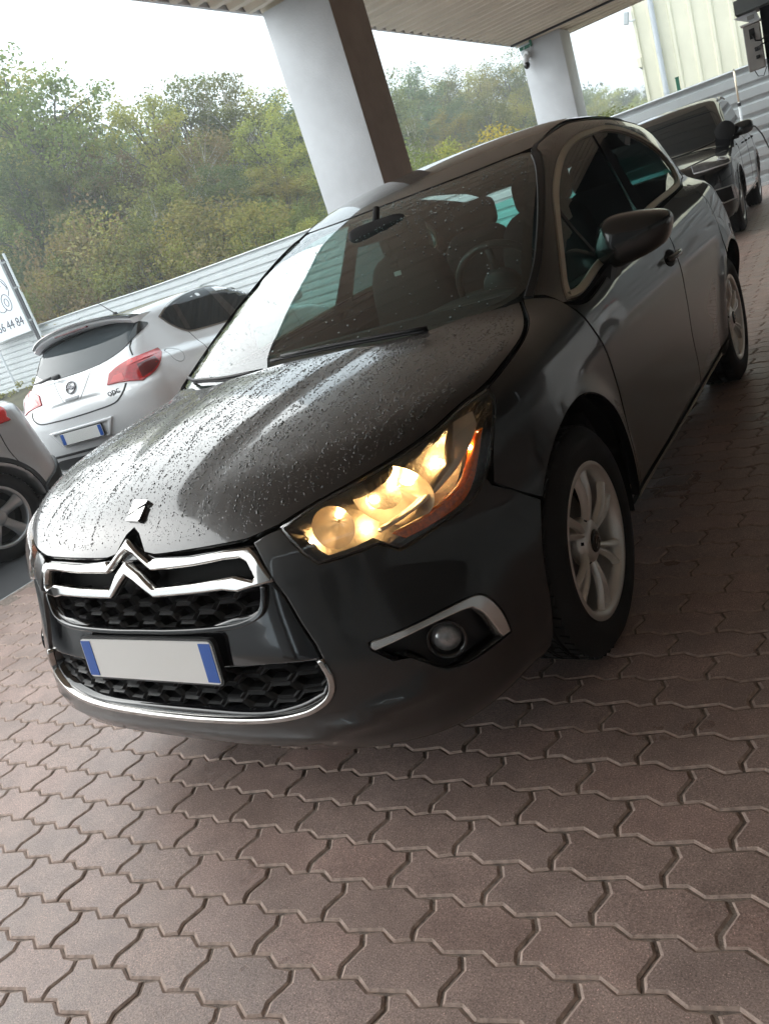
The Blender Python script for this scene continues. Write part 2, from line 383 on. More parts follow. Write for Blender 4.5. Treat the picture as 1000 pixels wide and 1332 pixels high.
def resample(U, step, smooth=True, cang=38):
    """closed polygon -> evenly spaced points, rounded between corners, corners kept"""
    U = np.array(U, float); n = len(U)
    if not smooth: segs = [(U[i], U[(i + 1) % n], None, None) for i in range(n)]
    d = np.roll(U, -1, 0) - U; L = np.linalg.norm(d, axis=1) + 1e-9; din = np.roll(d, 1, 0); Lin = np.roll(L, 1)
    ang = np.degrees(np.arccos(np.clip((d*din).sum(1)/(L*Lin), -1, 1))); cor = ang > cang
    out = []
    for i in range(n):
        j = (i + 1) % n; k = max(1, int(round(L[i]/step)))
        if not smooth: m0 = m1 = d[i]
        else:
            m0 = d[i] if cor[i] else ((U[j] - U[i - 1])/(L[i] + Lin[i]))*L[i]
            jj = (j + 1) % n; m1 = d[i] if cor[j] else ((U[jj] - U[i])/(L[i] + L[j]))*L[i]
        for q in range(k):
            t = q/k; h0 = 2*t**3 - 3*t*t + 1; h1 = t**3 - 2*t*t + t; h2 = 1 - h0; h3 = t**3 - t*t
            out.append(U[i]*h0 + m0*h1 + U[j]*h2 + m1*h3)
    return np.array(out)
def area2(U): x, y = U[:, 0], U[:, 1]; return .5*np.sum(x*np.roll(y, -1) - y*np.roll(x, -1))
def shrink(U, b):
    """move a closed ccw polygon inwards by b"""
    if abs(b) < 1e-9: return U.copy()
    d = np.roll(U, -1, 0) - U; d /= np.linalg.norm(d, axis=1, keepdims=True) + 1e-12; nl = np.stack([-d[:, 1], d[:, 0]], -1)
    n0 = np.roll(nl, 1, 0); s_ = nl + n0; k = 1/np.maximum((s_*nl).sum(1), .55); return U + s_*k[:, None]*b
def inside(poly, Q):
    x, y = Q[:, 0], Q[:, 1]; r = np.zeros(len(Q), bool); n = len(poly)
    for i in range(n):
        x0, y0 = poly[i]; x1, y1 = poly[(i + 1) % n]
        if y0 == y1: continue
        c = ((y0 > y) != (y1 > y)) & (x < (x1 - x0)*(y - y0)/(y1 - y0) + x0); r ^= c
    return r
def panel_geo(F, par, outl, holes=(), step=.03, inset=.0015, bev=.003, lip=.012, off=0.0, smooth=True, edge=None, cang=38, is2=False):
    edge = edge or step
    loops = []
    for k, o in enumerate([outl] + list(holes)):
        U = np.array(o, float) if is2 else par.to2(np.array(o, float))
        U = resample(U, edge, smooth, cang)
        if (area2(U) < 0) == (k == 0): U = U[::-1]
        loops.append(shrink(U, inset))
    rings = [shrink(U, bev) for U in loops]
    lo, hi_ = rings[0].min(0), rings[0].max(0)
    gx, gy = np.meshgrid(np.arange(lo[0] + step*.5, hi_[0], step), np.arange(lo[1] + step*.5, hi_[1], step))
    gx = gx + (np.arange(gx.shape[0]) % 2)[:, None]*step*.5
    Q = np.c_[gx.ravel(), gy.ravel()]; Q = Q[inside(rings[0], Q)]
    for h in rings[1:]: Q = Q[~inside(h, Q)]
    B = np.concatenate(rings)
    if len(Q):
        keep = np.ones(len(Q), bool)
        for s0 in range(0, len(B), 400):
            d2 = ((Q[:, None] - B[None, s0:s0 + 400])**2).sum(-1).min(1); keep &= d2 > (.42*min(step, edge*1.3))**2
        Q = Q[keep]
    pts = np.concatenate([B, Q]); E = []; b0 = 0
    for r in rings:
        n = len(r); E += [(b0 + i, b0 + (i + 1) % n) for i in range(n)]; b0 += n
    vo, _, fo, ov, _, _ = geometry.delaunay_2d_cdt([Vector(p) for p in pts], E, [], 0, 1e-7)
    V2 = np.array([v[:] for v in vo]); T = np.array([f for f in fo if len(f) == 3])
    ce = V2[T].mean(1); ok = inside(rings[0], ce)
    for h in rings[1:]: ok &= ~inside(h, ce)
    T = T[ok]
    offv = off(V2) if callable(off) else off
    P, Nn = lift(F, par, V2, offv)
    # wind triangles outwards
    if len(T):
        fn = np.cross(P[T[:, 1]] - P[T[:, 0]], P[T[:, 2]] - P[T[:, 0]]); fl = np.nan_to_num((fn*Nn[T[:, 0]]).sum(1)) < 0; T[fl] = T[fl][:, ::-1]
    V = [P]; NN = [Nn]; Fs = [tuple(t) for t in T]; base = len(P)
    if lip:
        near = {}
        for i, o_ in enumerate(ov):
            for q_ in o_: near[q_] = i
        b0 = 0
        for k, (r, U) in enumerate(zip(rings, loops)):
            ob = off(U) if callable(off) else off; n = len(U)
            Bv, NB = lift(F, par, U, ob); Bv = Bv - NB*bev*.7; Cv = Bv - NB*lip
            tan = np.roll(Bv, -1, 0) - np.roll(Bv, 1, 0); side = np.cross(tan, NB); side /= np.linalg.norm(side, axis=1, keepdims=True) + 1e-9
            V += [Bv, Cv]; NN += [side*.85 + NB*.5, side]
            ia = [near.get(b0 + i, b0 + i) for i in range(n)]
            for i in range(n):
                j = (i + 1) % n
                Fs.append((ia[i], base + i, base + j, ia[j])); Fs.append((base + i, base + n + i, base + n + j, base + j))
            base += 2*n; b0 += n
    V = np.concatenate(V); NN = np.concatenate(NN)
    bad = np.isnan(V).any(1)
    if bad.any(): Fs = [f for f in Fs if not bad[list(f)].any()]; V = np.nan_to_num(V)
    used = np.zeros(len(V), bool)
    for f in Fs: used[list(f)] = True
    idx_ = np.cumsum(used) - 1; V, NN = V[used], NN[used]; Fs = [tuple(int(idx_[i]) for i in f) for f in Fs]
    NN = NN/(np.linalg.norm(NN, axis=1, keepdims=True) + 1e-9)
    return V, Fs, NN, int(bad.sum())
def mirx(g):
    V, Fs, NN, b = g; s = np.array([-1, 1, 1.]); return V*s, [tuple(f[::-1]) for f in Fs], NN*s, b
def panel(name, F, par, outl, mat, parent, mirror=False, both=False, **k):
    g = panel_geo(F, par, outl, **k)
    if g[3] > 0: print('panel', name, 'missed', g[3], 'of', len(g[0]))
    r = []
    if not mirror or both: r.append(obj(name, g[0], g[1], mat, parent, True, g[2]))
    if mirror or both: g = mirx(g); r.append(obj(name, g[0], g[1], mat, parent, True, g[2]))
    return r if both else r[0]
def sym(half):
    """outline given for x >= 0 from the centre line round to the centre line -> whole outline"""
    half = [tuple(p) for p in half]; m = [(-x, y, z) for x, y, z in half[::-1] if abs(x) > 1e-6]
    return half + m
def surf_nets(F, lo, hi, h):
    """smooth watertight skin of F <= 0 on a grid"""
    n = np.ceil((np.array(hi) - lo)/h).astype(int) + 1
    ax = [lo[i] + h*np.arange(n[i]) for i in range(3)]
    G = np.stack(np.meshgrid(*ax, indexing='ij'), -1); val = F(G); s = val < 0
    c = np.zeros(tuple(n - 1), int); acc = np.zeros(tuple(n - 1) + (3,)); cnt = np.zeros(tuple(n - 1))
    for a in range(3):
        sl0 = [slice(None)]*3; sl1 = [slice(None)]*3; sl0[a] = slice(None, -1); sl1[a] = slice(1, None)
        v0, v1 = val[tuple(sl0)], val[tuple(sl1)]; cr = (v0 < 0) != (v1 < 0); t = np.where(cr, v0/(v0 - v1 + 1e-12), 0)
        p = G[tuple(sl0)].copy(); p[..., a] += t*h
        oth = [q for q in range(3) if q != a]
        for d0 in (0, 1):
            for d1 in (0, 1):
                src = [None]*3; src[a] = slice(None)
                for q, dd in zip(oth, (d0, d1)): src[q] = slice(dd, n[q] - 1 + dd)
                cc = cr[tuple(src)]; acc += p[tuple(src)]*cc[..., None]; cnt += cc
    cell = cnt > 0; idx = np.full(cell.shape, -1); idx[cell] = np.arange(cell.sum()); V = acc[cell]/cnt[cell][:, None]
    Fs = []
    for a in range(3):
        sl0 = [slice(None)]*3; sl1 = [slice(None)]*3; sl0[a] = slice(None, -1); sl1[a] = slice(1, None)
        s0, s1 = s[tuple(sl0)], s[tuple(sl1)]; cr = np.argwhere(s0 != s1); b, c2 = [(1, 2), (2, 0), (0, 1)][a]
        for q in cr:
            if q[b] < 1 or q[c2] < 1 or q[b] >= n[b] - 1 or q[c2] >= n[c2] - 1: continue
            k = []
            for (db, dc) in ((-1, -1), (0, -1), (0, 0), (-1, 0)):
                r = q.copy(); r[b] += db; r[c2] += dc; k.append(idx[tuple(r)])
            Fs.append(tuple(k) if s0[tuple(q)] else tuple(k[::-1]))
    for _ in range(3):
        v = F(V); V = V - grad(F, V)*v[:, None]
    return V, Fs, grad(F, V)
def grow_strip(F, par, pts, width, off, name, mat, parent, both=True, lip=.01, step=.02, side=0):
    """a thin moulding along an open line on the surface"""
    U = par.to2(np.array(pts, float)); k = len(U)
    d = np.gradient(U, axis=0); d /= np.linalg.norm(d, axis=1, keepdims=True); nn = np.stack([-d[:, 1], d[:, 0]], -1)
    a = U + nn*width*(.5 + side); b = U - nn*width*(.5 - side)
    return panel(name, F, par, np.concatenate([a, b[::-1]]), mat, parent, both=both, step=step, inset=0, bev=min(.003, width*.3), lip=lip, off=off, is2=True)
# ------------------------------------------------------------------ the dark hatchback in front
pl_ = Sp((.0, -.03), (.8, 0), (1.8, 0), (2.4, -.02), (3.0, -.10), (3.4, -.2))
FG = lambda P: Fgreen(P[..., 0], P[..., 1], P[..., 2])
hero = thing('parked_hatchback', 'dark graphite hatchback with lit headlights and rain beads on its bonnet', 'car')
SIDE = Par((-1, 0, 0), t0=-1.3, t1=-.3)
WING = Par((-.85, 0, -.53), t0=-1.7, t1=-.4)
BON = Par((0, .55, -.835), t0=-1.6, t1=-.3)
WSP = Par((0, .8, -.6), t0=-1.2, t1=.5)
ROOF = Par((0, 0, -1), up=(0, 1, 0), t0=-1.8, t1=-.9)
FRAME = Par((-.9, 0, -.43), t0=-1.9, t1=-.5)
FRONT = Wrap(0.0); REAR = Wrap(2.35, 1)
def arc(cy, cz, r, a0, a1, n=24, x=.9):
    return [(x, cy + r*math.cos(math.radians(a0 + (a1 - a0)*i/(n - 1))), cz + r*math.sin(math.radians(a0 + (a1 - a0)*i/(n - 1)))) for i in range(n)]
# outline points (x, y, z) on the body, left half
hl_in = [(0.487, -0.766, 0.792), (0.536, -0.778, 0.729), (0.563, -0.775, 0.700)]
hl_bot = [(0.616, -0.743, 0.699), (0.678, -0.692, 0.700), (0.708, -0.667, 0.670), (0.718, -0.653, 0.671), (0.766, -0.576, 0.680), (0.809, -0.486, 0.690), (0.830, -0.426, 0.727)]
hl_out = [(0.841, -0.373, 0.790), (0.841, -0.300, 0.874), (0.826, -0.292, 0.899)]
hl_top = [(0.796, -0.383, 0.890), (0.765, -0.474, 0.869), (0.720, -0.560, 0.854), (0.653, -0.646, 0.837), (0.573, -0.712, 0.820)]
gr_side = [(0.547, -0.854, 0.430), (0.548, -0.851, 0.457), (0.538, -0.847, 0.495), (0.527, -0.841, 0.532), (0.502, -0.834, 0.586), (0.480, -0.825, 0.646), (0.454, -0.820, 0.693), (0.429, -0.805, 0.750), (0.415, -0.795, 0.775)]
gr_bot = [(0, -0.909, 0.343), (0.106, -0.909, 0.344), (0.327, -0.901, 0.353), (0.457, -0.882, 0.372), (0.529, -0.862, 0.402)]
bumper_half = gr_bot + gr_side + [(0.459, -0.777, 0.788)] + hl_in + hl_bot + [(0.836, -0.418, 0.702), (0.860, -0.362, 0.662), (0.893, -0.306, 0.606)] \
    + [(0.895, -0.375, 0.495), (0.885, -0.391, 0.354), (.87, -.41, .25), (.84, -.45, .205), (.76, -.56, .20), (.60, -.78, .20), (.3, -.86, .20), (0, -.87, .20)]
fog_hole = [(0.640, -0.794, 0.508), (0.737, -0.709, 0.514), (0.792, -0.631, 0.513), (0.816, -0.589, 0.505), (0.830, -0.571, 0.482), (0.842, -0.556, 0.434), (0.842, -0.553, 0.385),
            (0.815, -0.623, 0.387), (0.792, -0.668, 0.387), (0.759, -0.715, 0.399), (0.727, -0.747, 0.434), (0.710, -0.759, 0.453), (0.678, -0.782, 0.459), (0.642, -0.797, 0.496)]
fog_r = [(-x, y, z) for x, y, z in fog_hole]
bp_whole = bumper_half + [(-x, y, z) for x, y, z in bumper_half[::-1] if abs(x) > 1e-6]
panel('front_bumper', F, FRONT, bp_whole, M['paint'], hero, holes=[fog_hole, fog_r], step=.03, bev=.004, lip=.02)

# bonnet
bon_half = [(0, -0.775, 0.826), (0.021, -0.785, 0.815), (0.054, -0.816, 0.775), (0.094, -0.820, 0.768), (0.232, -0.815, 0.772), (0.331, -0.806, 0.775), (0.403, -0.795, 0.778), (0.459, -0.777, 0.788), (0.487, -0.766, 0.794)] \
    + hl_top[::-1] + [(0.823, -0.291, 0.903), (0.833, -0.213, 0.918), (0.831, -0.060, 0.943), (0.814, 0.047, 0.960), (0.780, 0.146, 0.979), (0.744, 0.226, 1.013), (0.711, 0.198, 1.012), (0.588, 0.139, 1.019), (0.510, 0.083, 1.015), (0.421, 0.050, 1.017), (0.301, 0.022, 1.027), (0.180, 0.015, 1.034), (0, 0.034, 1.037)]
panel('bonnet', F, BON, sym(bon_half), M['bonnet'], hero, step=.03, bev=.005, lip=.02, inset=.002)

# wings
arch_f = arc(0, .335, .402, 2, 138, 26)
wing = [(0.833, -0.213, 0.918), (0.831, -0.060, 0.943), (0.814, 0.047, 0.960), (0.780, 0.146, 0.979), (0.743, 0.229, 1.015), (0.796, 0.279, 0.999), (0.829, 0.305, 0.973), (.86, .318, .93), (.893, .362, .838), (.901, .392, .744), (.902, .415, .60), (.9, .435, .45), (.89, .45, .285), (.875, .452, .20), (.875, .425, .20), (.89, .412, .285)] \
    + arch_f + [(0.860, -0.362, 0.662), (0.836, -0.418, 0.702)] + hl_out + [(0.824, -0.289, 0.903)]
wing[-len(hl_out) - 3] = (0.893, -0.306, 0.606)
wl = panel('wing', F, WING, wing, M['paint'], hero, both=True, step=.03, bev=.004, lip=.022, inset=.002)
# doors
fd = [(.893, .362, .838), (.901, .392, .744), (.902, .415, .60), (.9, .435, .45), (.89, .45, .285), (.89, .9, .282), (.89, 1.3, .285), (.89, 1.575, .29), (.89, 1.555, .38), (.893, 1.525, .48), (.90, 1.50, .58), (.904, 1.503, .70), (.902, 1.517, .79), (.879, 1.557, .911), (.82, 1.60, 1.035), (.83, 1.1, 1.008), (.837, .713, .968), (.843, .42, .938), (.838, .30, .962), (.86, .318, .93)]
hand_hole = None
d1 = panel('front_door', F, SIDE, fd, M['paint'], hero, both=True, step=.035, bev=.004, lip=.018, inset=.002)
arch_r0 = arc(2.612, .335, .40, 180, 118, 12)
rd = [(.82, 1.60, 1.035), (.879, 1.557, .911), (.902, 1.517, .79), (.904, 1.503, .70), (.90, 1.50, .58), (.893, 1.525, .48), (.89, 1.555, .38), (.89, 1.575, .29), (.89, 1.9, .295), (.89, 2.15, .31), (.89, 2.20, .335)] + arch_r0 + [(.90, 2.44, .76), (.885, 2.50, .86), (.85, 2.52, .96), (.78, 2.45, 1.075), (.80, 1.9, 1.055)]
d2 = panel('rear_door', F, SIDE, rd, M['paint'], hero, both=True, step=.035, bev=.004, lip=.018, inset=.002)
qt = [(.78, 2.45, 1.075), (.85, 2.52, .96), (.885, 2.50, .86), (.90, 2.44, .76)] + arc(2.612, .335, .40, 116, 4, 24) + [(.87, 3.02, .25), (.83, 3.12, .25), (.83, 3.12, .5), (.82, 3.12, .8), (.78, 3.12, .95), (.72, 3.10, 1.08), (.74, 2.9, 1.10), (.75, 2.62, 1.10)]
panel('rear_quarter', F, SIDE, qt, M['paint'], hero, both=True, step=.035, bev=.004, lip=.02, inset=.001)
panel('sill', F, SIDE, [(.88, .452, .278), (.88, .44, .20), (.86, 1.2, .195), (.86, 2.19, .20), (.88, 2.205, .32), (.88, 2.15, .302), (.88, 1.575, .283), (.88, .9, .274)], M['trim'], hero, both=True, step=.04, off=.002)
grow_strip(F, SIDE, [(.88, .47, .262), (.88, 1.2, .258), (.88, 2.1, .275)], .016, .006, 'sill_strip', M['satin'], hero, step=.05)
# rear end
rb = [(.83, 3.12, .25), (.83, 3.12, .5), (.82, 3.12, .8), (.6, 3.3, .78), (0, 3.35, .78)]
panel('rear_bumper', F, REAR, sym([(0, 3.3, .25), (.5, 3.2, .25), (.83, 3.115, .25), (.84, 3.115, .5), (.82, 3.115, .8), (.6, 3.25, .80), (0, 3.3, .80)]), M['paint'], hero, step=.05)
panel('tailgate', F, REAR, sym([(0, 3.3, .805), (.6, 3.25, .805), (.80, 3.10, .805), (.76, 3.10, .95), (.7, 3.05, 1.10), (.45, 3.2, 1.12), (0, 3.2, 1.12)]), M['paint'], hero, step=.05)
# roof, frames, glass
rf_half = [(0, 1.00, 1.47), (.30, 1.02, 1.46), (.52, 1.09, 1.44), (.575, 1.13, 1.44), (.578, 1.5, 1.48), (.575, 2.0, 1.46), (.56, 2.5, 1.40), (.50, 2.93, 1.30), (0, 3.02, 1.33)]
panel('roof', F, ROOF, sym(rf_half), M['paint'], hero, step=.05, bev=.004, lip=.015)
fr_out = [(0.745, 0.235, 1.016), (.765, .32, 1.055), (.752, .40, 1.09), (.712, .60, 1.19), (.648, .905, 1.345), (.60, 1.07, 1.42), (.58, 1.14, 1.445), (.580, 1.5, 1.478), (.577, 2.0, 1.455), (.563, 2.5, 1.39), (.503, 2.93, 1.295), (.55, 2.99, 1.24), (.64, 3.07, 1.14), (.72, 3.10, 1.083), (.74, 2.9, 1.103), (.75, 2.62, 1.103), (.78, 2.45, 1.078), (.80, 1.9, 1.058), (.82, 1.60, 1.038), (.83, 1.1, 1.011), (.837, .713, .971), (.843, .42, .941), (.838, .30, .965), (0.795, 0.283, 1.001)]
dlo = [(.84, .33, .968), (.722, .728, 1.227), (.680, .938, 1.326), (.656, 1.148, 1.395), (.641, 1.372, 1.430), (.636, 1.604, 1.442), (.633, 1.825, 1.444), (.643, 2.083, 1.414), (.660, 2.32, 1.362), (.69, 2.52, 1.285), (.712, 2.585, 1.23), (.735, 2.60, 1.17), (.765, 2.50, 1.107), (.778, 2.36, 1.080), (.803, 1.631, 1.055), (.837, .713, .990), (.843, .45, .957)]
du = FRAME.to2(np.array(dlo)); du = resample(du, .03, True, 50); du = du if area2(du) > 0 else du[::-1]
din = shrink(du, .026)
g_out = FRAME.to2(np.array(fr_out))
panel('side_frame', F, FRAME, g_out, M['black_paint'], hero, both=True, holes=[shrink(du, .004)], step=.03, is2=True, inset=.001, bev=.003, lip=.015)
panel('window_trim', F, FRAME, du, M['satin'], hero, both=True, holes=[din], step=.012, is2=True, inset=0, bev=.003, lip=.012, off=.005)
def clip_poly(U, p0, p1, keep):
    d = p1 - p0; sd = lambda q: ((q[0] - p0[0])*d[1] - (q[1] - p0[1])*d[0])*keep; out = []
    for i in range(len(U)):
        a_, b_ = U[i], U[(i + 1) % len(U)]; sa, sb = sd(a_), sd(b_)
        if sa >= 0: out.append(a_)
        if sa*sb < 0: out.append(a_ + (b_ - a_)*sa/(sa - sb))
    return np.array(out)
pcl = FRAME.to2(np.array([(.637, 1.665, 1.442), (.808, 1.545, 1.055)]))
for nm_, kp_, mm_ in (('side_window', 1, M['side_glass']), ('rear_side_window', -1, M['rear_side'])):
    h_ = clip_poly(din, pcl[0], pcl[1], kp_)
    if nm_ == 'side_window' and h_[:, 0].mean() < din[:, 0].mean(): h_ = clip_poly(din, pcl[0], pcl[1], -kp_)
    elif nm_ != 'side_window' and h_[:, 0].mean() > din[:, 0].mean(): h_ = clip_poly(din, pcl[0], pcl[1], -kp_)
    panel(nm_, F, FRAME, h_, mm_, hero, both=True, step=.06, is2=True, inset=-.001, bev=0, lip=0, off=-.006, cang=25)
bpil = [(.641, 1.605, 1.44), (.636, 1.73, 1.446), (.72, 1.665, 1.25), (.803, 1.628, 1.06), (.812, 1.46, 1.05), (.73, 1.535, 1.24)]
panel('door_pillar', F, FRAME, bpil, M['gloss'], hero, both=True, step=.03, off=-.002, lip=.01)
grow_strip(F, FRAME, [(.722, .735, 1.215), (.76, .75, 1.12), (.825, .80, 1.0)], .03, -.003, 'quarterlight_bar', M['plastic'], hero, step=.03)
ws_half = [(0, 0.000, 1.034), (0.199, 0.012, 1.033), (0.314, 0.026, 1.025), (0.436, 0.046, 1.015), (0.533, 0.086, 1.013), (0.654, 0.162, 1.014), (0.733, 0.240, 1.024), (.757, .335, 1.06), (.742, .40, 1.09), (.70, .605, 1.19), (.636, .91, 1.345), (.588, 1.07, 1.42), (.52, 1.075, 1.44), (.30, 1.005, 1.46), (0, .985, 1.47)]
wu = WSP.to2(np.array(sym(ws_half))); wu = resample(wu, .04, True, 40); wu = wu if area2(wu) > 0 else wu[::-1]
wscreen = panel('windscreen', FG, WSP, wu, M['ws'], hero, step=.06, is2=True, bev=.002, lip=0, off=-.003)
# black ceramic border of the screen, on its inside, with the wide sensor patch behind the mirror
wi = shrink(wu, .035)
panel('screen_border', FG, WSP, shrink(wu, .002), M['dark'], wscreen, holes=[wi], step=.02, is2=True, bev=0, lip=0, off=-.010)
panel('sensor_patch', FG, WSP, [(-.09, .93, 1.44), (.09, .93, 1.44), (.07, .80, 1.36), (-.07, .80, 1.36)], M['dark'], wscreen, step=.05, lip=0, bev=0, off=-.012)
seal = [(0.760, 0.243, 1.012), (.768, .335, 1.062), (.754, .40, 1.09), (.711, .60, 1.19), (.647, .905, 1.345), (.60, 1.06, 1.418)]
grow_strip(F, FRAME, seal, .022, .004, 'screen_seal', M['plastic'], hero, step=.02)
gut = [(.60, 1.06, 1.418), (.578, 1.14, 1.445), (.579, 1.5, 1.479), (.576, 2.0, 1.457), (.562, 2.5, 1.392), (.503, 2.93, 1.297)]
grow_strip(F, FRAME, gut, .014, .001, 'roof_moulding', M['trim'], hero, step=.04)
rwh = [(0, 3.0, 1.31), (.48, 2.93, 1.28), (.60, 3.0, 1.17), (.64, 3.03, 1.13), (.5, 3.15, 1.125), (0, 3.2, 1.125)]
panel('rear_window', F, REAR, sym(rwh), M['rear_glass'], hero, step=.06, bev=0, lip=0, off=-.004)
cowl = [(0, 0.011, 1.035), (0.304, 0.015, 1.026), (0.507, 0.073, 1.014), (0.708, 0.182, 1.007), (0.758, 0.219, 1.004), (.74, .31, 1.02), (0.663, 0.162, 1.011), (0.464, 0.018, 1.010), (0, .05, 1.02)]
panel('cowl_panel', F, WSP, sym(cowl), M['plastic'], hero, step=.05, off=-.02, lip=0, bev=0)

# ---- grille panel, openings, mesh, chrome
gp_half = [(0, -0.909, 0.348), (0.107, -0.909, 0.349), (0.327, -0.901, 0.358), (0.457, -0.882, 0.377), (0.525, -0.863, 0.407)] + [(x - .006, y, z) for x, y, z in gr_side[:-1]] + [(0.411, -0.796, 0.774), (0.337, -0.806, 0.775), (0.106, -0.819, 0.770), (0, -0.799, 0.799)]
up_half = [(0, -.84, .592), (.20, -.84, .594), (0.321, -0.864, 0.615), (0.379, -0.856, 0.621), (0.415, -0.843, 0.643), (0.432, -0.827, 0.689), (0.428, -0.822, 0.706), (0.382, -0.813, 0.753), (0, -0.825, 0.760)]
lo_half = [(0, -0.910, 0.371), (0.121, -0.909, 0.371), (0.328, -0.901, 0.372), (0.445, -0.884, 0.392), (0.512, -0.867, 0.417), (0.532, -0.857, 0.455), (0.522, -0.853, 0.495), (0.387, -0.884, 0.497), (0.289, -0.895, 0.494), (0, -0.901, 0.489)]
panel('grille_panel', F, FRONT, sym(gp_half), M['gloss'], hero, holes=[sym(up_half), sym(lo_half)], step=.02, bev=.006, lip=.03, off=-.008)
for nm, hf in (('grille_backing', up_half), ('intake_backing', lo_half)):
    panel(nm, F, FRONT, sym(hf), M['dark'], hero, step=.04, inset=-.01, bev=0, lip=0, off=-.075)
def hexmesh(name, half, wx, hz, row):
    poly = resample(FRONT.to2(np.array(sym(half))), .02); V = []; Fs = []
    poly = poly if area2(poly) > 0 else poly[::-1]; big = shrink(poly, -.012)
    zs = np.arange(.30, .80, row); a = wx*.5; b_ = hz*.5; c = wx*.27
    hexo = np.array([(-a, 0), (-c, b_), (c, b_), (a, 0), (c, -b_), (-c, -b_)])
    for r, z in enumerate(zs):
        for k in range(-8, 9):
            ctr = np.array([k*wx*1.54 + (r % 2)*wx*.77, z])
            if not inside(big, ctr[None])[0]: continue
            if z > .690 and abs(ctr[0]) > .065: continue
            o = hexo + ctr; i1 = hexo*[.86, .74] + ctr; i2 = hexo*[.74, .56] + ctr
            U = np.concatenate([o, o, i1, i2, i2]); off = np.repeat([-.058, -.034, -.026, -.034, -.06], 6)
            Pp, _ = lift(F, FRONT, U, off)
            if np.isnan(Pp).any(): continue
            bb = len(V); V += list(Pp)
            for L in range(4):
                for i in range(6): j = (i + 1) % 6; Fs.append((bb + L*6 + i, bb + L*6 + j, bb + L*6 + 6 + j, bb + L*6 + 6 + i))
    return obj(name, V, Fs, M['plastic'], hero, False)
hexmesh('grille_mesh', up_half, .098, .047, .0235)
hexmesh('intake_mesh', lo_half, .098, .047, .0235)
grow_strip(F, FRONT, [(-x, y, z) for x, y, z in [(0.548, -0.851, 0.456)]] and [(0.533, -0.848, 0.499), (0.546, -0.852, 0.458), (0.541, -0.857, 0.425), (0.516, -0.867, 0.397), (0.457, -0.882, 0.373), (0.328, -0.901, 0.356), (0.107, -0.909, 0.347), (0, -0.909, 0.346), (-0.107, -0.909, 0.347), (-0.328, -0.901, 0.356), (-0.457, -0.882, 0.373), (-0.516, -0.867, 0.397), (-0.541, -0.857, 0.425), (-0.546, -0.852, 0.458), (-0.533, -0.848, 0.499)], .013, .008, 'intake_trim', M['chrome'], hero, both=False, step=.012, lip=.02)
grow_strip(F, FRONT, [(0.430, -0.830, 0.680), (0.427, -0.836, 0.659), (0.411, -0.849, 0.623), (0.372, -0.860, 0.605), (0.304, -0.871, 0.595), (0.114, -0.880, 0.588), (0, -0.880, 0.588), (-0.114, -0.880, 0.588), (-0.304, -0.871, 0.595), (-0.372, -0.860, 0.605), (-0.411, -0.849, 0.623), (-0.427, -0.836, 0.659), (-0.430, -0.830, 0.680)], .012, .004, 'grille_trim', M['gloss'], hero, both=False, step=.012, lip=.02)
chev_o = [(0, -0.792, 0.808), (0.007, -0.797, 0.802), (0.036, -0.811, 0.783), (0.082, -0.827, 0.757), (0.097, -0.822, 0.765), (0.235, -0.821, 0.761), (0.334, -0.811, 0.767), (0.409, -0.801, 0.766), (0.428, -0.808, 0.744), (0.445, -0.816, 0.713), (0.459, -0.820, 0.686), (0.408, -0.834, 0.682), (0.363, -0.844, 0.676), (0.321, -0.847, 0.683), (0.220, -0.855, 0.680), (0.086, -0.859, 0.676), (0.029, -0.847, 0.716), (0, -0.840, 0.732)]
chev_h = [(0, -0.810, 0.784), (0.028, -0.816, 0.775), (0.089, -0.837, 0.738), (0.235, -0.832, 0.742), (0.344, -0.820, 0.748), (0.396, -0.813, 0.747), (0.413, -0.815, 0.737), (0.428, -0.823, 0.703), (0.421, -0.827, 0.696), (0.371, -0.832, 0.711), (0.226, -0.848, 0.703), (0.087, -0.852, 0.698), (0.046, -0.839, 0.735), (0.010, -0.827, 0.756), (0, -0.825, 0.761)]
def choff(U): return .008 + .012*np.clip(1 - np.abs(U[:, 0])/.10, 0, 1)
panel('chrome_chevrons', F, FRONT, sym(chev_o), M['chrome'], hero, holes=[sym([(x*(.965 if x > .36 else 1), y, z) for x, y, z in chev_h])], step=.012, edge=.012, bev=.0055, lip=.024, off=choff, smooth=False, inset=0)
# bonnet badge: a folded metal ribbon
bd = [(-.012, -.035), (.028, -.035), (.012, .035), (-.028, .035)]
P0, Nb = lift(F, BON, BON.to2(np.array([[0, -.741, .866]])), .004)
bx = MB()
for (q, zz) in (([(-.020, -.045), (.024, -.045), (.002, -.002), (-.020, -.030)], 0), ([(-.020, -.020), (.004, .006), (-.020, .045), (-.024, .040)], 0), ([(.024, .045), (-.020, .045), (-.002, .004), (.022, .030)], 0), ([(.024, .020), (-.004, -.006), (.022, -.040), (.026, -.038)], 0)):
    bx.prism(q, -.004, .006)
nrm = Vector(Nb[0]); yv = Vector((.10, 1, 0)); yv = (yv - nrm*yv.dot(nrm)).normalized(); xv = yv.cross(nrm)
Mb = Matrix((xv, yv, nrm)).transposed().to_4x4(); Mb.translation = Vector(P0[0])
bx.V = [tuple(Mb @ Vector((v[0]*1.25, v[1]*.68, v[2]))) for v in bx.V]; bx.build('bonnet_badge', M['chrome'], hero)

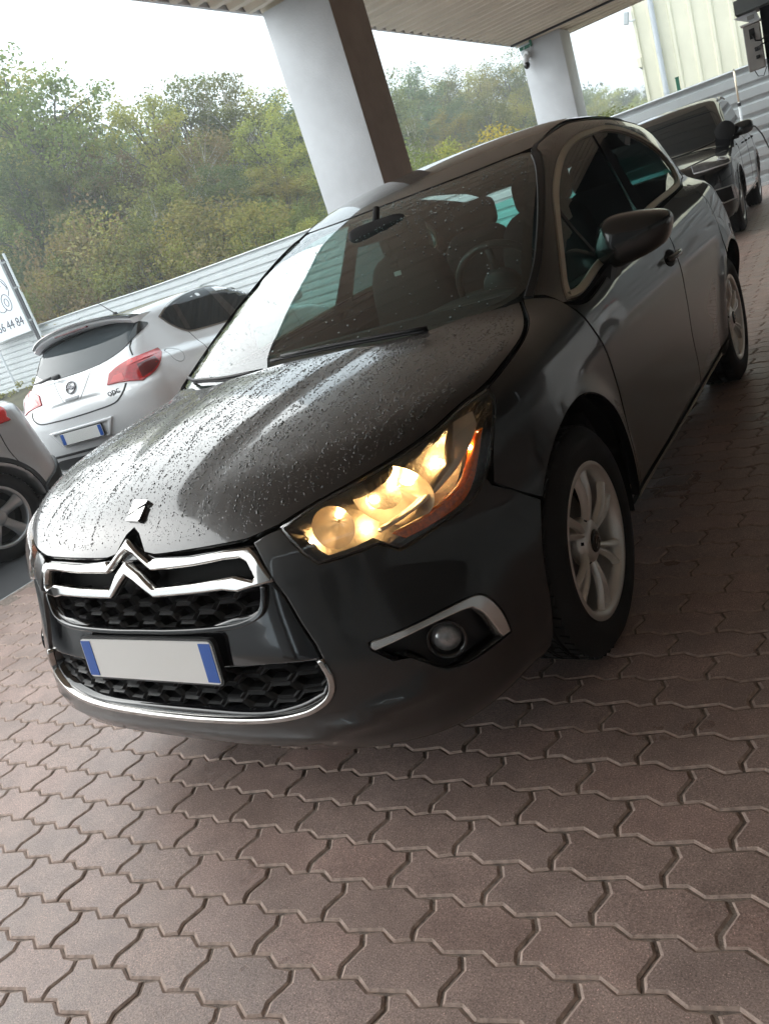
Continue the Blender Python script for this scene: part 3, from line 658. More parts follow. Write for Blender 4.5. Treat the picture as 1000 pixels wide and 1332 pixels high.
# number plate, left blank
pc, pn = lift(F, FRONT, np.array([[0, .519]]), .0)
yp = -.905; tilt = math.radians(10)
pm = Matrix.Translation((0.006, yp, .52)) @ Matrix.Rotation(-tilt*.9, 4, 'X')
def plate_at(parent, Mx, w=.52, h=.11):
    def rr(w_, h_, r=.012, n=4):
        return [(sx*(w_/2 - r) + r*math.cos(a), sz*(h_/2 - r) + r*math.sin(a)) for (sx, sz, a0) in ((1, 1, 0), (-1, 1, 90), (-1, -1, 180), (1, -1, 270)) for a in [math.radians(a0 + 90*k/(n - 1)) for k in range(n)]]
    R = Mx @ Matrix.Rotation(math.radians(90), 4, 'X')
    b = MB(); b.prism(rr(w, h), 0, .004, R); p = b.build('number_plate', M['plate'], parent)
    for sx in (-1, 1):
        b = MB(); b.prism([(sx*(w/2 - .004), -h/2 + .005), (sx*(w/2 - .044), -h/2 + .005), (sx*(w/2 - .044), h/2 - .005), (sx*(w/2 - .004), h/2 - .005)][::sx], .004, .0055, R); b.build('blue_band', M['blue'], p)
    b = MB(); b.prism(rr(w + .012, h + .012, .016), -.012, .0015, R); b.build('plate_holder', M['plastic'], p)
    return p
plate_at(hero, pm)
def blob(c, s, p=3.0, n=14, tap=0, rot=None):
    V = []; Fs = []
    for i in range(n + 1):
        v = -math.pi/2 + math.pi*i/n
        for j in range(2*n):
            u = math.pi*j/n
            f = lambda q: math.copysign(abs(q)**(2/p), q)
            x, y, z = f(math.cos(v))*f(math.cos(u)), f(math.cos(v))*f(math.sin(u)), f(math.sin(v)); x *= 1 - tap*z
            V.append((s[0]*x, s[1]*y, s[2]*z))
    if rot is not None: V = [tuple(np.array(rot) @ np.array(v)) for v in V]
    V = [(c[0] + a, c[1] + b2, c[2] + d) for a, b2, d in V]
    m2 = 2*n
    for i in range(n):
        for j in range(m2): Fs.append((i*m2 + j, i*m2 + (j + 1) % m2, (i + 1)*m2 + (j + 1) % m2, (i + 1)*m2 + j))
    return V, Fs
# ---- headlights
hl = hl_in + hl_bot + hl_out + hl_top
for sgn in (1, -1):
    mir = sgn < 0; S = np.array([sgn, 1, 1.])
    lens = panel('headlight', F, FRONT, hl, M['lens'], hero, mirror=mir, step=.03, bev=.008, lip=.024, off=.012, inset=.001)
    hu = resample(FRONT.to2(np.array(hl)), .02); hu = hu if area2(hu) > 0 else hu[::-1]
    def deep(U):
        x = U[:, 0]/.9; d = -.045 - .055*np.clip(np.sin((x - .62)*6), 0, 1); return d
    panel('reflector_housing', F, FRONT, shrink(hu, .004), M['reflector'], lens, mirror=mir, step=.02, is2=True, inset=0, bev=0, lip=-.095, off=lambda U: np.full(len(U), -.10))
    # bright seam round the lens, the amber strip low down and outside
    panel('lens_rim', F, FRONT, hu, M['plastic'], lens, mirror=mir, step=.01, is2=True, inset=.001, holes=[shrink(hu, .0035)], bev=.001, lip=.02, off=-.0035)
    am = [(0.704, -0.661, 0.703), (0.720, -0.647, 0.684), (0.753, -0.597, 0.684), (0.800, -0.504, 0.695), (0.817, -0.458, 0.722), (0.829, -0.409, 0.776), (0.834, -0.366, 0.829), (0.828, -0.395, 0.811), (0.819, -0.441, 0.762), (0.806, -0.480, 0.734), (0.756, -0.583, 0.711), (0.708, -0.655, 0.707)]
    panel('indicator', F, FRONT, am, M['amber'], lens, mirror=mir, step=.012, bev=.002, lip=.03, off=-.012)
    # bowls
    rj = np.random.default_rng(31)
    for (px3, inset_, r, dp, nm, sx) in (((.735, -.635, .782), .050, .064, .062, 'main_bowl', 1.4), ((.590, -.725, .765), .034, .046, .05, 'side_bowl', 1.0)):
        c_, n_b = lift(F, FRONT, FRONT.to2(np.array([px3])), -inset_); ctr = c_[0]*S; dr = (Vector(n_b[0]*S)*.35 + Vector((.30*sgn, -1, .05))).normalized()
        q = Vector((0, 0, 1)).rotation_difference(dr).to_matrix().to_4x4(); q.translation = Vector(ctr)
        ts_ = np.linspace(0, 1, 10); pr = [(-dp*(1 - t_**2), .004 + r*t_) for t_ in ts_]
        b = MB(); b.lathe(pr, 'z', 44); jv = .0007*np.sin(np.arange(len(b.V))*2*math.pi/44*9) + rj.normal(0, .0004, len(b.V)); b.V = [tuple(q @ Vector((v[0]*sx, v[1], v[2] + jv[i]))) for i, v in enumerate(b.V)]; b.build(nm, M['bowl'], lens, True)
        if nm == 'side_bowl':
            b = MB(); b.add(*blob((.0, .016, -.040), (.008, .006, .006), 2, 8)); b.V = [tuple(q @ Vector(v)) for v in b.V]; b.build('bulb', M['side_bulb'], lens, True)  # small glow added to lift the dark side bowl
        if nm == 'main_bowl':
            for (bx_, by_, bz_, ln) in ((.024*sgn, .028, -.036, .016), (-.044*sgn, -.024, -.030, .012), (-.01*sgn, .01, -.050, .009)):  # two outer glows stand for hot spots mirrored in the bowl
                b = MB(); b.add(*blob((bx_, by_, bz_), (ln, .008, .008), 2, 10)); b.V = [tuple(q @ Vector(v)) for v in b.V]; b.build('bulb', M['bulb'], lens, True)
    for (px3, inset_, dz) in (((.660, -.685, .735), .085, 0), ((.800, -.47, .80), .080, 0), ((.53, -.77, .75), .080, 0), ((.80, -.41, .87), .07, 0), ((.85, -.42, .80), .035, 0), ((.835, -.345, .885), .055, -.01)):  # hidden glows added inside the lamp to brighten its housing
        c_, _ = lift(F, FRONT, FRONT.to2(np.array([px3])), -inset_); c_ = c_[0]*S + np.array([0, 0, dz]); b = MB(); b.add(*blob(tuple(c_), (.006, .005, .005), 2, 8)); b.build('marker_bulb', M['bulb2'], lens, True)
    # folded chrome blade behind the outer lens
    panel('inner_blade', F, FRONT, [(0.790, -0.412, 0.880), (0.818, -0.347, 0.882), (0.832, -0.363, 0.839), (0.816, -0.437, 0.786), (0.774, -0.540, 0.744), (0.721, -0.633, 0.723), (0.684, -0.680, 0.716), (0.687, -0.673, 0.727), (0.754, -0.576, 0.745), (0.799, -0.473, 0.791)], M['satin2'], lens, mirror=mir, step=.012, bev=.004, lip=.04, off=-.025)
    # fog lamp pod
    pod = panel('fog_pod', F, FRONT, fog_hole, M['plastic'], hero, mirror=mir, step=.02, inset=-.002, bev=0, lip=-.05, off=-.045)
    blade_o = [(0.638, -0.798, 0.500), (0.643, -0.791, 0.511), (0.737, -0.709, 0.515), (0.791, -0.631, 0.514), (0.815, -0.588, 0.506), (0.831, -0.570, 0.482), (0.842, -0.555, 0.434), (0.843, -0.548, 0.384), (0.834, -0.578, 0.387), (0.830, -0.589, 0.426), (0.821, -0.600, 0.465), (0.807, -0.617, 0.490), (0.792, -0.642, 0.496), (0.737, -0.717, 0.500), (0.646, -0.796, 0.490)]
    panel('chrome_blade', F, FRONT, blade_o, M['blade_c'], pod, mirror=mir, step=.01, edge=.012, bev=.003, lip=.03, off=.003, inset=0)
    P1, N1 = lift(F, FRONT, FRONT.to2(np.array([[.778, -.69, .447]])), -.03); P1 = P1[0]*S; N1 = Vector(N1[0]*S)
    dr = (N1 + Vector((0, -.9, 0))).normalized(); q = Vector((0, 0, 1)).rotation_difference(dr).to_matrix().to_4x4(); q.translation = Vector(P1)
    b = MB(); b.lathe([(-.03, .035), (-.01, .040), (.012, .047), (.016, .044), (.0, .036), (-.02, .034)], 'z', 32); b.V = [tuple(q @ Vector(v)) for v in b.V]; b.build('fog_bezel', M['gloss'], pod, True)
    b = MB(); b.lathe([(-.02, .035), (-.002, .034), (.008, .026), (.012, .012), (.013, .001)], 'z', 28); b.V = [tuple(q @ Vector(v)) for v in b.V]; b.build('fog_lamp', M['foglens'], pod, True)
# ---- wheels
def wheel(parent, loc, side, R=.333, rim=.222, wd=.215, spokes=6, name='wheel', m_rim=None, pair=True, steer=0, emblem=True, twist=.16):
    w_ = node(name, parent, loc, (0, 0, steer)); h = wd/2; s = side
    pr = [(-h*.80, rim - .004), (-h*.94, rim + .012), (-h*1.0, rim + .05), (-h*.95, R - .028), (-h*.80, R - .008), (-h*.74, R - .002), (-h*.50, R), (-h*.47, R - .008), (-h*.38, R - .008), (-h*.35, R), (-h*.05, R), (-h*.03, R - .008), (h*.05, R - .008), (h*.07, R), (h*.35, R), (h*.38, R - .008), (h*.47, R - .008), (h*.50, R), (h*.74, R - .002), (h*.80, R - .008), (h*.95, R - .028), (h*1.0, rim + .05), (h*.985, rim + .028), (h*.94, rim + .012), (h*.80, rim - .004)]
    b = MB(); b.lathe(pr, 'x', 72)
    if s < 0: b.V = [(-x, y, z) for x, y, z in b.V]; b.F = [f[::-1] for f in b.F]
    ty = b.build('tyre', M['rubber'], w_, sharp=40)
    # tread blocks
    b = MB()
    for k in range(60):
        a = 2*math.pi*k/60
        for q, x0 in enumerate((-h*.63, -h*.2, h*.21, h*.62)):
            aa = a + q*.03; rr_ = R + .0005; c_ = (x0, rr_*math.cos(aa), rr_*math.sin(aa))
            b.box(c_, (h*.24, .0235, .006), rotm('X', aa + math.pi/2) @ rotm('Z', (.25 if q in (0, 3) else -.2)))
    t_ = b.build('tread_blocks', M['rubber'], w_); t_['kind'] = 'stuff'
    mr = m_rim or M['alloy']
    b = MB(); fo = h*.93
    b.lathe([(-h*.8, rim - .02), (h*.55, rim - .024), (fo - .012, rim - .018), (fo - .003, rim - .012), (fo, rim - .002), (fo - .002, rim + .007), (fo - .015, rim + .010), (-h*.8, rim + .004)], 'x', 72)
    n = spokes*(2 if pair else 1)
    for k in range(n):
        base = 2*math.pi*(k//2 if pair else k)/spokes + .3; sg = (-1 if k % 2 else 1) if pair else 0
        secs = []
        for t in np.linspace(0, 1, 9):
            r = .048 + (rim - .018 - .048)*t
            a = base + sg*(.10 + .04*t) + twist*t*(1 - .35*t)
            wdt = (.0065 + .0060*t*t + .002*math.sin(t*3.1)) if pair else (.035 + .02*t*t)
            xx = fo - .030 + .018*math.sin(t*2.6) + (.004 if t > .9 else 0)
            cy, cz = r*math.cos(a), r*math.sin(a); ty_, tz_ = -math.sin(a), math.cos(a)
            ring = []
            for (u, v) in ((-1, -.013), (-.9, .000), (-.45, .007), (.2, .006), (.8, -.001), (1, -.013)):
                ring.append((xx + v, cy + ty_*wdt*u, cz + tz_*wdt*u))
            secs.append(ring)
        V = [v for r_ in secs for v in r_]; Fs = []
        for i in range(8):
            for j in range(5): Fs.append((i*6 + j, i*6 + j + 1, (i + 1)*6 + j + 1, (i + 1)*6 + j))
        b.add(V, Fs)
    b.lathe([(fo - .06, .07), (fo - .035, .072), (fo - .020, .060), (fo - .012, .042), (fo - .012, .034)], 'x', 36)
    if s < 0: b.V = [(-x, y, z) for x, y, z in b.V]; b.F = [f[::-1] for f in b.F]
    b.build('rim', mr, w_, sharp=50)
    b = MB(); b.lathe([(fo - .012, .034), (fo - .008, .033), (fo - .005, .025), (fo - .004, .001)], 'x', 28)
    if s < 0: b.V = [(-x, y, z) for x, y, z in b.V]; b.F = [f[::-1] for f in b.F]
    cap = b.build('hub_cap', M['gloss'] if emblem else mr, w_, True)
    if emblem:
        b = MB()
        for dz in (-.010, .004):
            b.prism([(-.018, dz - .006), (0, dz + .009), (.018, dz - .006), (.018, dz - .001), (0, dz + .015), (-.018, dz - .001)], 0, .003, Matrix.Translation((s*(fo - .005), 0, 0)) @ Matrix(((0, 0, s), (1, 0, 0), (0, 1, 0))).to_4x4())
        b.build('hub_emblem', M['chrome'], w_)
    for k in range(5):
        a = 2*math.pi*k/5 + .3
        if k == 0: b = MB(); b.lathe([(s*(fo - .05), .010), (s*(fo - .028), .010), (s*(fo - .022), .006), (s*(fo - .022), .001)], 'x', 8); bo = b.build('wheel_bolt', M['dark'], w_); b1 = bo
        else: bo = b1.copy(); COL.objects.link(bo); bo.parent = w_
        bo.location = (0, .058*math.cos(a), .058*math.sin(a))
    b = MB(); b.lathe([(s*h*.10, .001), (s*h*.10, .15), (s*h*.0, .15)], 'x', 28); b.build('brake_disc', M['disc'], w_, True)
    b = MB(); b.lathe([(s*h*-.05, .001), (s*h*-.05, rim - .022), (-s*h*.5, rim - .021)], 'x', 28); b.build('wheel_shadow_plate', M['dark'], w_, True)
    return w_
for (yy, z0) in ((0, .333), (2.612, .333)):
    for s in (1, -1): wheel(hero, (s*.785, yy, z0), s)
# wheel-arch liners, underbody
for yy in (0, 2.612):
    for s in (1, -1):
        b = MB(); n = 26; V = []; Fs = []
        for i in range(n):
            a = math.radians(-14 + 208*i/(n - 1))
            for x in (.46, .866): V.append((s*x, yy + .418*math.cos(a), .335 + .418*math.sin(a)))
        for i in range(n - 1): Fs.append((2*i, 2*i + 1, 2*i + 3, 2*i + 2))
        b.add(V, Fs); b.add([(s*.46, yy + .45*math.cos(t), .335 + .45*math.sin(t)) for t in np.linspace(-.3, math.pi + .3, 24)], [tuple(range(24))]); b.build('arch_liner', M['dark'], hero, True)
b = MB(); b.box((0, 1.2, .235), (1.56, 3.3, .03)); b.box((0, -.63, .26), (1.2, .30, .05)); b.box((0, -.45, .5), (1.3, .05, .5)); b.box((0, 1.3, .26), (1.0, 4.0, .04)); b.build('underbody', M['dark'], hero)
# ---- cabin
b = MB(); b.box((0, 1.7, .42), (1.5, 2.7, .06)); b.box((0, .43, .72), (1.46, .06, .6)); b.box((0, 3.0, .7), (1.3, .05, .6))
for s in (-1, 1): b.box((s*.79, 1.5, .70), (.05, 2.4, .56))
b.build('cabin_floor', M['cabin'], hero)
sec = [(.16, .965), (.36, .985), (.60, .985), (.80, .97), (.86, .93), (.88, .80), (.80, .60), (.40, .55)]
V = []; Fs = []; xs = np.linspace(-.76, .76, 15)
for x in xs:
    k = abs(x)/.76; hood = .045*math.exp(-((x - .37)/.17)**2)
    for i, (yy, zz) in enumerate(sec):
        V.append((x*(1 - .04*(i == 0)), yy + .17*k**2*(i < 3)*(1.0 if i == 0 else .3) , zz - .02*k*k*(i < 4) + (hood if i in (2, 3) else 0)))
for i in range(len(xs) - 1):
    for j in range(len(sec) - 1): Fs.append((i*len(sec) + j, i*len(sec) + j + 1, (i + 1)*len(sec) + j + 1, (i + 1)*len(sec) + j))
obj('dashboard', V, Fs, M['dash'], hero, True)
# steering wheel
st = node('steering_wheel', hero, (.37, .98, .985), (math.radians(-68), 0, 0))
b = MB(); th_ = np.linspace(0, 2*math.pi, 40, endpoint=False); b.tube([(.185*math.cos(t), .185*math.sin(t), 0) for t in th_], .015, 8, closed=True); b.build('wheel_ring', M['leather'], st, True)
b = MB(); b.lathe([(-.03, .001), (-.03, .075), (.0, .085), (.02, .06), (.026, .001)], 'z', 24)
for a in (0, math.pi, -math.pi/2): b.tube([(.06*math.cos(a), .06*math.sin(a), 0), (.18*math.cos(a), .18*math.sin(a), 0)], .014, 8, flat=.6)
b.build('wheel_hub', M['dash'], st, True)
def seats(parent, ys, xs, z=0, fab=None):
    for yy in ys:
        for x in xs:
            s_ = node('seat', parent, (x, yy, z))
            b = MB(); b.add(*blob((0, -.12, .56), (.25, .28, .10), 4)); b.build('seat_cushion', fab or M['cabin'], s_, True)
            b = MB(); b.add(*blob((0, .22, .88), (.235, .085, .34), 4, tap=.12, rot=None)); b.build('seat_back', fab or M['cabin'], s_, True)
            b = MB(); b.add(*blob((0, .27, 1.28), (.13, .05, .085), 4)); b.tube([(.05, .27, 1.18), (.05, .27, 1.26)], .007, 6); b.tube([(-.05, .27, 1.18), (-.05, .27, 1.26)], .007, 6); b.build('headrest', fab or M['cabin'], s_, True)
seats(hero, (1.35,), (.37, -.37)); seats(hero, (2.2,), (.36, -.36), -.02)
b = MB(); b.box((0, 2.72, .93), (1.3, .55, .03)); b.build('parcel_shelf', M['cabin'], hero)
hd = [(0, 1.0, 1.46), (.5, 1.08, 1.44), (.57, 1.15, 1.43), (.57, 2.4, 1.40), (.48, 2.88, 1.28), (0, 2.95, 1.30)]
panel('headlining', F, ROOF, sym(hd), M['lining'], hero, step=.12, off=-.03, bev=0, lip=0)
# inner mirror
mi = node('inner_mirror', hero, (0.0, .80, 1.335), (math.radians(-12), 0, math.radians(10)))
b = MB(); b.add(*blob((0, 0, 0), (.125, .022, .038), 4)); b.build('mirror_shell', M['cabin'], mi, True)
b = MB(); b.tube([(0, 0, .03), (0, .04, .09)], .014, 8); b.build('mirror_stem', M['cabin'], mi, True)
orn = thing('hanging_tag', 'small dark cord with a white tag hanging behind the windscreen of the dark hatchback', 'hanging tag', (.0, .84, 1.19))
b = MB(); b.tube([(0, 0, .02), (.004, 0, .06), (0, 0, .11)], .003, 6); b.build('cord', M['dark'], orn)
b = MB()
for k in range(3): b.box((.004*k, 0, -.004 + .016*k), (.03, .014, .012), bev=.003)
b.build('bead', M['cabin'], orn)
b = MB(); b.box((.006, 0, -.032), (.032, .006, .018), bev=.002); b.build('tag', M['plate'], orn)
# wipers
for (bs, pts) in ((1, [(.50, .05), (.35, .055), (.1, .075), (-.12, .095)]), (-1, [(-.12, .012), (-.34, .045), (-.56, .135), (-.67, .23)])):
    U = []
    arr = np.array([(x, y, 1.03) for x, y in pts]); 
    U = WSP.to2(arr); U = resample(np.concatenate([U, U[::-1] + 1e-5]), .04)[:0] if False else U
    tt = np.linspace(0, len(U) - 1, 24); Ui = np.stack([np.interp(tt, range(len(U)), U[:, k]) for k in (0, 1)], -1)
    Ui[:, 1] = WSP.to2(np.array([[x, 0, 0] for x in Ui[:, 0]]))[:, 1]*0 + Ui[:, 1]
    Pp, Np = lift(FG, WSP, Ui, .012)
    b = MB(); b.tube(Pp, .0055, 6); wi_ = b.build('wiper', M['plastic'], hero, True)
    Pq, _ = lift(FG, WSP, Ui[::3], .022); b = MB(); b.tube(Pq, .006, 6); b.build('wiper_arm', M['plastic'], wi_, True)
# door mirrors, handles, side strips
MIR = [(0.818, 1.06), (0.831, 1.094), (0.847, 1.118), (0.875, 1.131), (0.935, 1.127), (0.996, 1.114), (1.03, 1.103), (1.048, 1.091), (1.055, 1.072), (1.047, 1.036), (1.025, 1.002), (0.976, 0.982), (0.909, 0.969), (0.85, 0.967), (0.822, 0.991), (0.813, 1.03)]
def shape_mirror(s):
    O = resample(np.array(MIR), .012, True, 80); c = np.array([.93, 1.05]); m_ = len(O); V = []; Fs = []
    rings = [(.02, -.052), (.30, -.051), (.55, -.047), (.75, -.037), (.88, -.022), (.96, -.004), (1.0, .022), (1.0, .060), (.985, .072), (.95, .074), (.93, .060)]
    for (k_, dy) in rings:
        for p_ in O:
            q_ = c + (p_ - c)*k_; V.append((s*q_[0], .77 + .20*(q_[0] - .93) + dy, q_[1]))
    for i in range(len(rings) - 1):
        for j in range(m_):
            f = (i*m_ + j, (i + 1)*m_ + j, (i + 1)*m_ + (j + 1) % m_, i*m_ + (j + 1) % m_); Fs.append(f if s > 0 else f[::-1])
    return V, Fs
for s in (1, -1):
    b = MB(); b.add(*shape_mirror(s)); mr = b.build('door_mirror', M['black_paint2'], hero, True)
    b = MB(); b.add([(s*x, y, z) for x, y, z in [(.825, .62, .955), (.825, .84, .96), (.88, .82, 1.0), (.87, .73, .995), (.858, .64, .885), (.862, .80, .91)]], [(0, 1, 2, 3), (0, 4, 5, 1), (4, 3, 2, 5), (0, 3, 4), (1, 5, 2)]); b.build('mirror_foot', M['plastic'], mr)
    b = MB(); b.box((s*.935, .832, 1.05), (.16, .006, .10), bev=.002); b.build('mirror_glass', M['chrome'], mr)
    for dr, yy, zz in ((d1[0 if s > 0 else 1], 1.43, .872),):
        V = []
        b = MB(); cup = [(s*.9, yy + .085*math.cos(t), zz + .034*math.sin(t)) for t in np.linspace(0, 2*math.pi, 20, endpoint=False)]
        g = panel_geo(F, SIDE, [(.9, p[1], p[2]) for p in cup], step=.02, off=.002, bev=.002, lip=.004); g = mirx(g) if s < 0 else g
        obj('handle_cup', g[0], g[1], M['dark'], dr, True, g[2])
        Ph, Nh = lift(F, SIDE, SIDE.to2(np.array([[.9, yy - .10 + .2*k/10, zz + .004] for k in range(11)])), .012 + .022*np.sin(np.linspace(.25, math.pi - .25, 11)))
        Ph = Ph*np.array([s, 1, 1]); b = MB(); b.tube(Ph, [.010]+[.014]*9+[.010], 10, flat=.8); b.build('door_handle', M['black_paint2'], dr, True)
# small marks: side repeater on the wing

# rain beads lying on the bonnet in runs, and on the top of the windscreen
def beads(name, Ff, par, U, rad, m, parent, hgt=.55):
    Pb, Nb_ = lift(Ff, par, U, 0.0); ok = ~np.isnan(Pb).any(1); Pb, Nb_, rad = Pb[ok], Nb_[ok], rad[ok]; n = len(Pb)
    t1 = np.cross(Nb_, np.array([1., .3, 0])); t1 /= np.linalg.norm(t1, axis=1, keepdims=True); t2 = np.cross(Nb_, t1); k = 7; V = []
    for (rr_, hh) in ((1.0, -.05), (.92, .32), (.55, .80)):
        for j in range(k):
            a = 2*math.pi*j/k; V.append(Pb + (t1*math.cos(a)*1.15 + t2*math.sin(a))*(rad*rr_)[:, None] + Nb_*(rad*hgt*hh)[:, None])
    V.append(Pb + Nb_*(rad*hgt)[:, None]); V = np.stack(V, 1).reshape(-1, 3); w_ = 3*k + 1; Fq = []
    for r_ in range(2):
        for j in range(k): Fq.append((r_*k + j, r_*k + (j + 1) % k, (r_ + 1)*k + (j + 1) % k, (r_ + 1)*k + j))
    for j in range(k): Fq.append((2*k + j, 2*k + (j + 1) % k, 3*k, 3*k))
    Fq = np.array(Fq); Fa = (np.arange(n)[:, None, None]*w_ + Fq[None]).reshape(-1, 4)
    quads = Fa[Fa[:, 2] != Fa[:, 3]]; tris = Fa[Fa[:, 2] == Fa[:, 3]][:, :3]
    o = obj(name, V, [tuple(f) for f in quads] + [tuple(f) for f in tris], m, parent, True); o['kind'] = 'stuff'; return o
rb_ = np.random.default_rng(77); bpl = resample(BON.to2(np.array(sym(bon_half))), .03); bpl = shrink(bpl if area2(bpl) > 0 else bpl[::-1], .025); lo_, hi__ = bpl.min(0), bpl.max(0)
Ub, Rb = [], []
for k in range(520):                                   # runs down the slope
    x0 = lo_[0] + (hi__[0] - lo_[0])*rb_.random(); y0 = lo_[1] + (hi__[1] - lo_[1])*rb_.random(); L_n = rb_.uniform(.12, .55); n = int(L_n/rb_.uniform(.009, .016)); t = np.sort(rb_.random(n))*L_n
    Ub.append(np.stack([x0 + x0*.10*t + .004*np.sin(t*30 + k) + rb_.normal(0, .0022, n), y0 + t], -1)); Rb.append(np.abs(rb_.normal(0, .0008, n)) + rb_.uniform(.0010, .0017))
n = 15000; Ub.append(lo_ + (hi__ - lo_)*rb_.random((n, 2))); Rb.append((.0007 + .0008*rb_.random(n)**2) + .0016*(rb_.random(n) > .975))
Ub = np.concatenate(Ub); Rb = np.concatenate(Rb); kk = inside(bpl, Ub); Ub, Rb = Ub[kk], Rb[kk]
beads('rain_beads', F, BON, Ub, Rb, M['bead'], bpy.data.objects['bonnet'])
wl_, wh_ = wi.min(0), wi.max(0); n = 9000; Uw = wl_ + (wh_ - wl_)*rb_.random((n, 2)); Pw, _ = lift(FG, WSP, Uw, 0.0)
dens = np.clip((Pw[:, 2] - 1.26)/.16, .0, 1)*.75 + .06 + .25*np.clip((-.30 - Pw[:, 0])/.2, 0, 1); swp = np.sin(Pw[:, 0]*9 + 2*np.sin(Pw[:, 2]*14))*.5 + .5
kk = inside(wi, Uw) & (rb_.random(n) < dens*(.35 + .65*swp)); Uw = Uw[kk]
beads('rain_beads', FG, WSP, Uw, .0013 + .0022*rb_.random(len(Uw))**1.5, M['bead_g'], wscreen, .4)
# ------------------------------------------------------------------ ground: brick forecourt, yard, verge
def mat_paver(name, island):
    m = bpy.data.materials.new(name); m.use_nodes = True; nt = m.node_tree; b = nt.nodes['Principled BSDF']
    g = N_(nt, 'ShaderNodeNewGeometry'); oi = N_(nt, 'ShaderNodeObjectInfo'); rnd = g.outputs['Random Per Island'] if island else oi.outputs['Random']
    cr = N_(nt, 'ShaderNodeValToRGB'); e = cr.color_ramp.elements
    e[0].position = 0; e[0].color = (.39, .285, .25, 1); e[1].position = 1; e[1].color = (.44, .32, .28, 1)
    x = e.new(.35); x.color = (.41, .30, .265, 1); x = e.new(.7); x.color = (.45, .31, .27, 1); x = e.new(.85); x.color = (.385, .29, .26, 1)
    nt.links.new(rnd, cr.inputs[0])
    n1 = N_(nt, 'ShaderNodeTexNoise', i_Scale=260.0, i_Detail=3.0, i_Roughness=.75); n2 = N_(nt, 'ShaderNodeTexNoise', i_Scale=3.0, i_Detail=5.0); n3 = N_(nt, 'ShaderNodeTexVoronoi', i_Scale=190.0)
    for n in (n1, n2, n3): nt.links.new(g.outputs['Position'], n.inputs['Vector'])
    def mulc(a, f, lo, hi, fl=.3, fh=.7):
        r = N_(nt, 'ShaderNodeMapRange'); r.inputs[1].default_value = fl; r.inputs[2].default_value = fh; r.inputs[3].default_value = lo; r.inputs[4].default_value = hi; nt.links.new(f, r.inputs[0])
        q = N_(nt, 'ShaderNodeMix', data_type='RGBA', blend_type='MULTIPLY'); q.inputs[0].default_value = 1; nt.links.new(a, q.inputs[6]); nt.links.new(r.outputs[0], q.inputs[7]); return q.outputs[2]
    c = mulc(cr.outputs[0], n1.outputs['Fac'], .45, 1.55); c = mulc(c, n2.outputs['Fac'], .80, 1.18); c = mulc(c, n3.outputs['Distance'], 1.9, .92, .06, .26)
    n4 = N_(nt, 'ShaderNodeTexNoise', i_Scale=11.0, i_Detail=6.0, i_Roughness=.7); nt.links.new(g.outputs['Position'], n4.inputs['Vector']); c = mulc(c, n4.outputs['Fac'], .82, 1.15)
    nt.links.new(c, b.inputs['Base Color']); b.inputs['Roughness'].default_value = .52
    r = N_(nt, 'ShaderNodeMapRange'); r.inputs[1].default_value = .35; r.inputs[2].default_value = .65; r.inputs[3].default_value = .27; r.inputs[4].default_value = .46; b.inputs['Specular IOR Level'].default_value = .75; nt.links.new(n2.outputs['Fac'], r.inputs[0]); nt.links.new(r.outputs[0], b.inputs['Roughness'])
    bp = N_(nt, 'ShaderNodeBump', i_Strength=.4, i_Distance=.003); nt.links.new(n1.outputs['Fac'], bp.inputs['Height']); nt.links.new(bp.outputs[0], b.inputs['Normal'])
    return m
M['paver'] = mat_paver('brick_paver', False); M['paver_s'] = mat_paver('brick_paver_far', True)
M['joint'] = mat('joint_sand', (.26, .21, .18), .9, noise=.5, nscale=60, bump=.3, bscale=300)
M['edge_sand'] = mat('worn_brick_edge', (.47, .36, .31), .8, noise=.3, nscale=40, bump=.3, bscale=300)  # chamfers coloured paler for caught light, besides sand and wear
M['asphalt'] = mat('asphalt', (.075, .075, .078), .6, noise=.45, nscale=160, bump=.5, bscale=220, rvar=.1)
M['soil'] = mat('verge_soil', (.07, .065, .035), .9, noise=.5, nscale=1.5)
pav = setp(obj('pavement', [fb(-3.19, -8, -.0048), fb(9.5, -8, -.0048), fb(9.5, 15.42, -.0048), fb(-3.19, 15.42, -.0048)], [(0, 1, 2, 3)], M['joint'], None, False), kind='structure')
L_, W_, X0, Y0 = .2300, .11222, 1.02868, -.69389
poly = np.array([(0, 0), (38, 16), (72, -4), (150, 15), (188, -4), (226, 0), (239, -28), (219, -78), (226, -106), (188, -119), (150, -99), (72, -118), (38, -98), (0, -106), (-7, -78), (13, -28)])/1000.
poly[:, 0] *= .2265/.226; poly = poly - poly.mean(0); poly = poly*np.array([1.0, 1.0])
ctr_off = np.array([.113, -.0525])
ins = (lambda q: shrink(poly[::-1], q)[::-1]) if area2(poly) < 0 else (lambda q: shrink(poly, q))
pv_in = ins(.0070); pv_mid = ins(.0016)
ccw = area2(poly) > 0
def paver_mesh():
    n = len(poly); V = [(x, y, 0) for x, y in pv_in] + [(x, y, -.0034) for x, y in pv_mid] + [(x, y, -.012) for x, y in pv_mid]
    top = tuple(range(n)); Fs = [top if ccw else top[::-1]]
    for a in (0, n):
        for i in range(n):
            j = (i + 1) % n; f = (a + i, a + n + i, a + n + j, a + j); Fs.append(f if ccw else f[::-1])
    return V, Fs
pvV, pvF = paver_mesh(); pvV = np.array(pvV)
cells = []
for r in range(-145, 66):
    for k in range(-22, 40):
        a = k + (.5 if r % 2 else 0); xb = X0 + a*L_ + ctr_off[0]; yb = Y0 - r*W_ + ctr_off[1]
        if xb < -3.19 + .10 or xb > 9.3 or yb < -7.5 or yb > 15.3: continue
        cells.append((xb, yb))
cells = np.array(cells); cw = np.stack([cs_*cells[:, 0] - sn_*cells[:, 1], sn_*cells[:, 0] + cs_*cells[:, 1], 0*cells[:, 0]], -1)
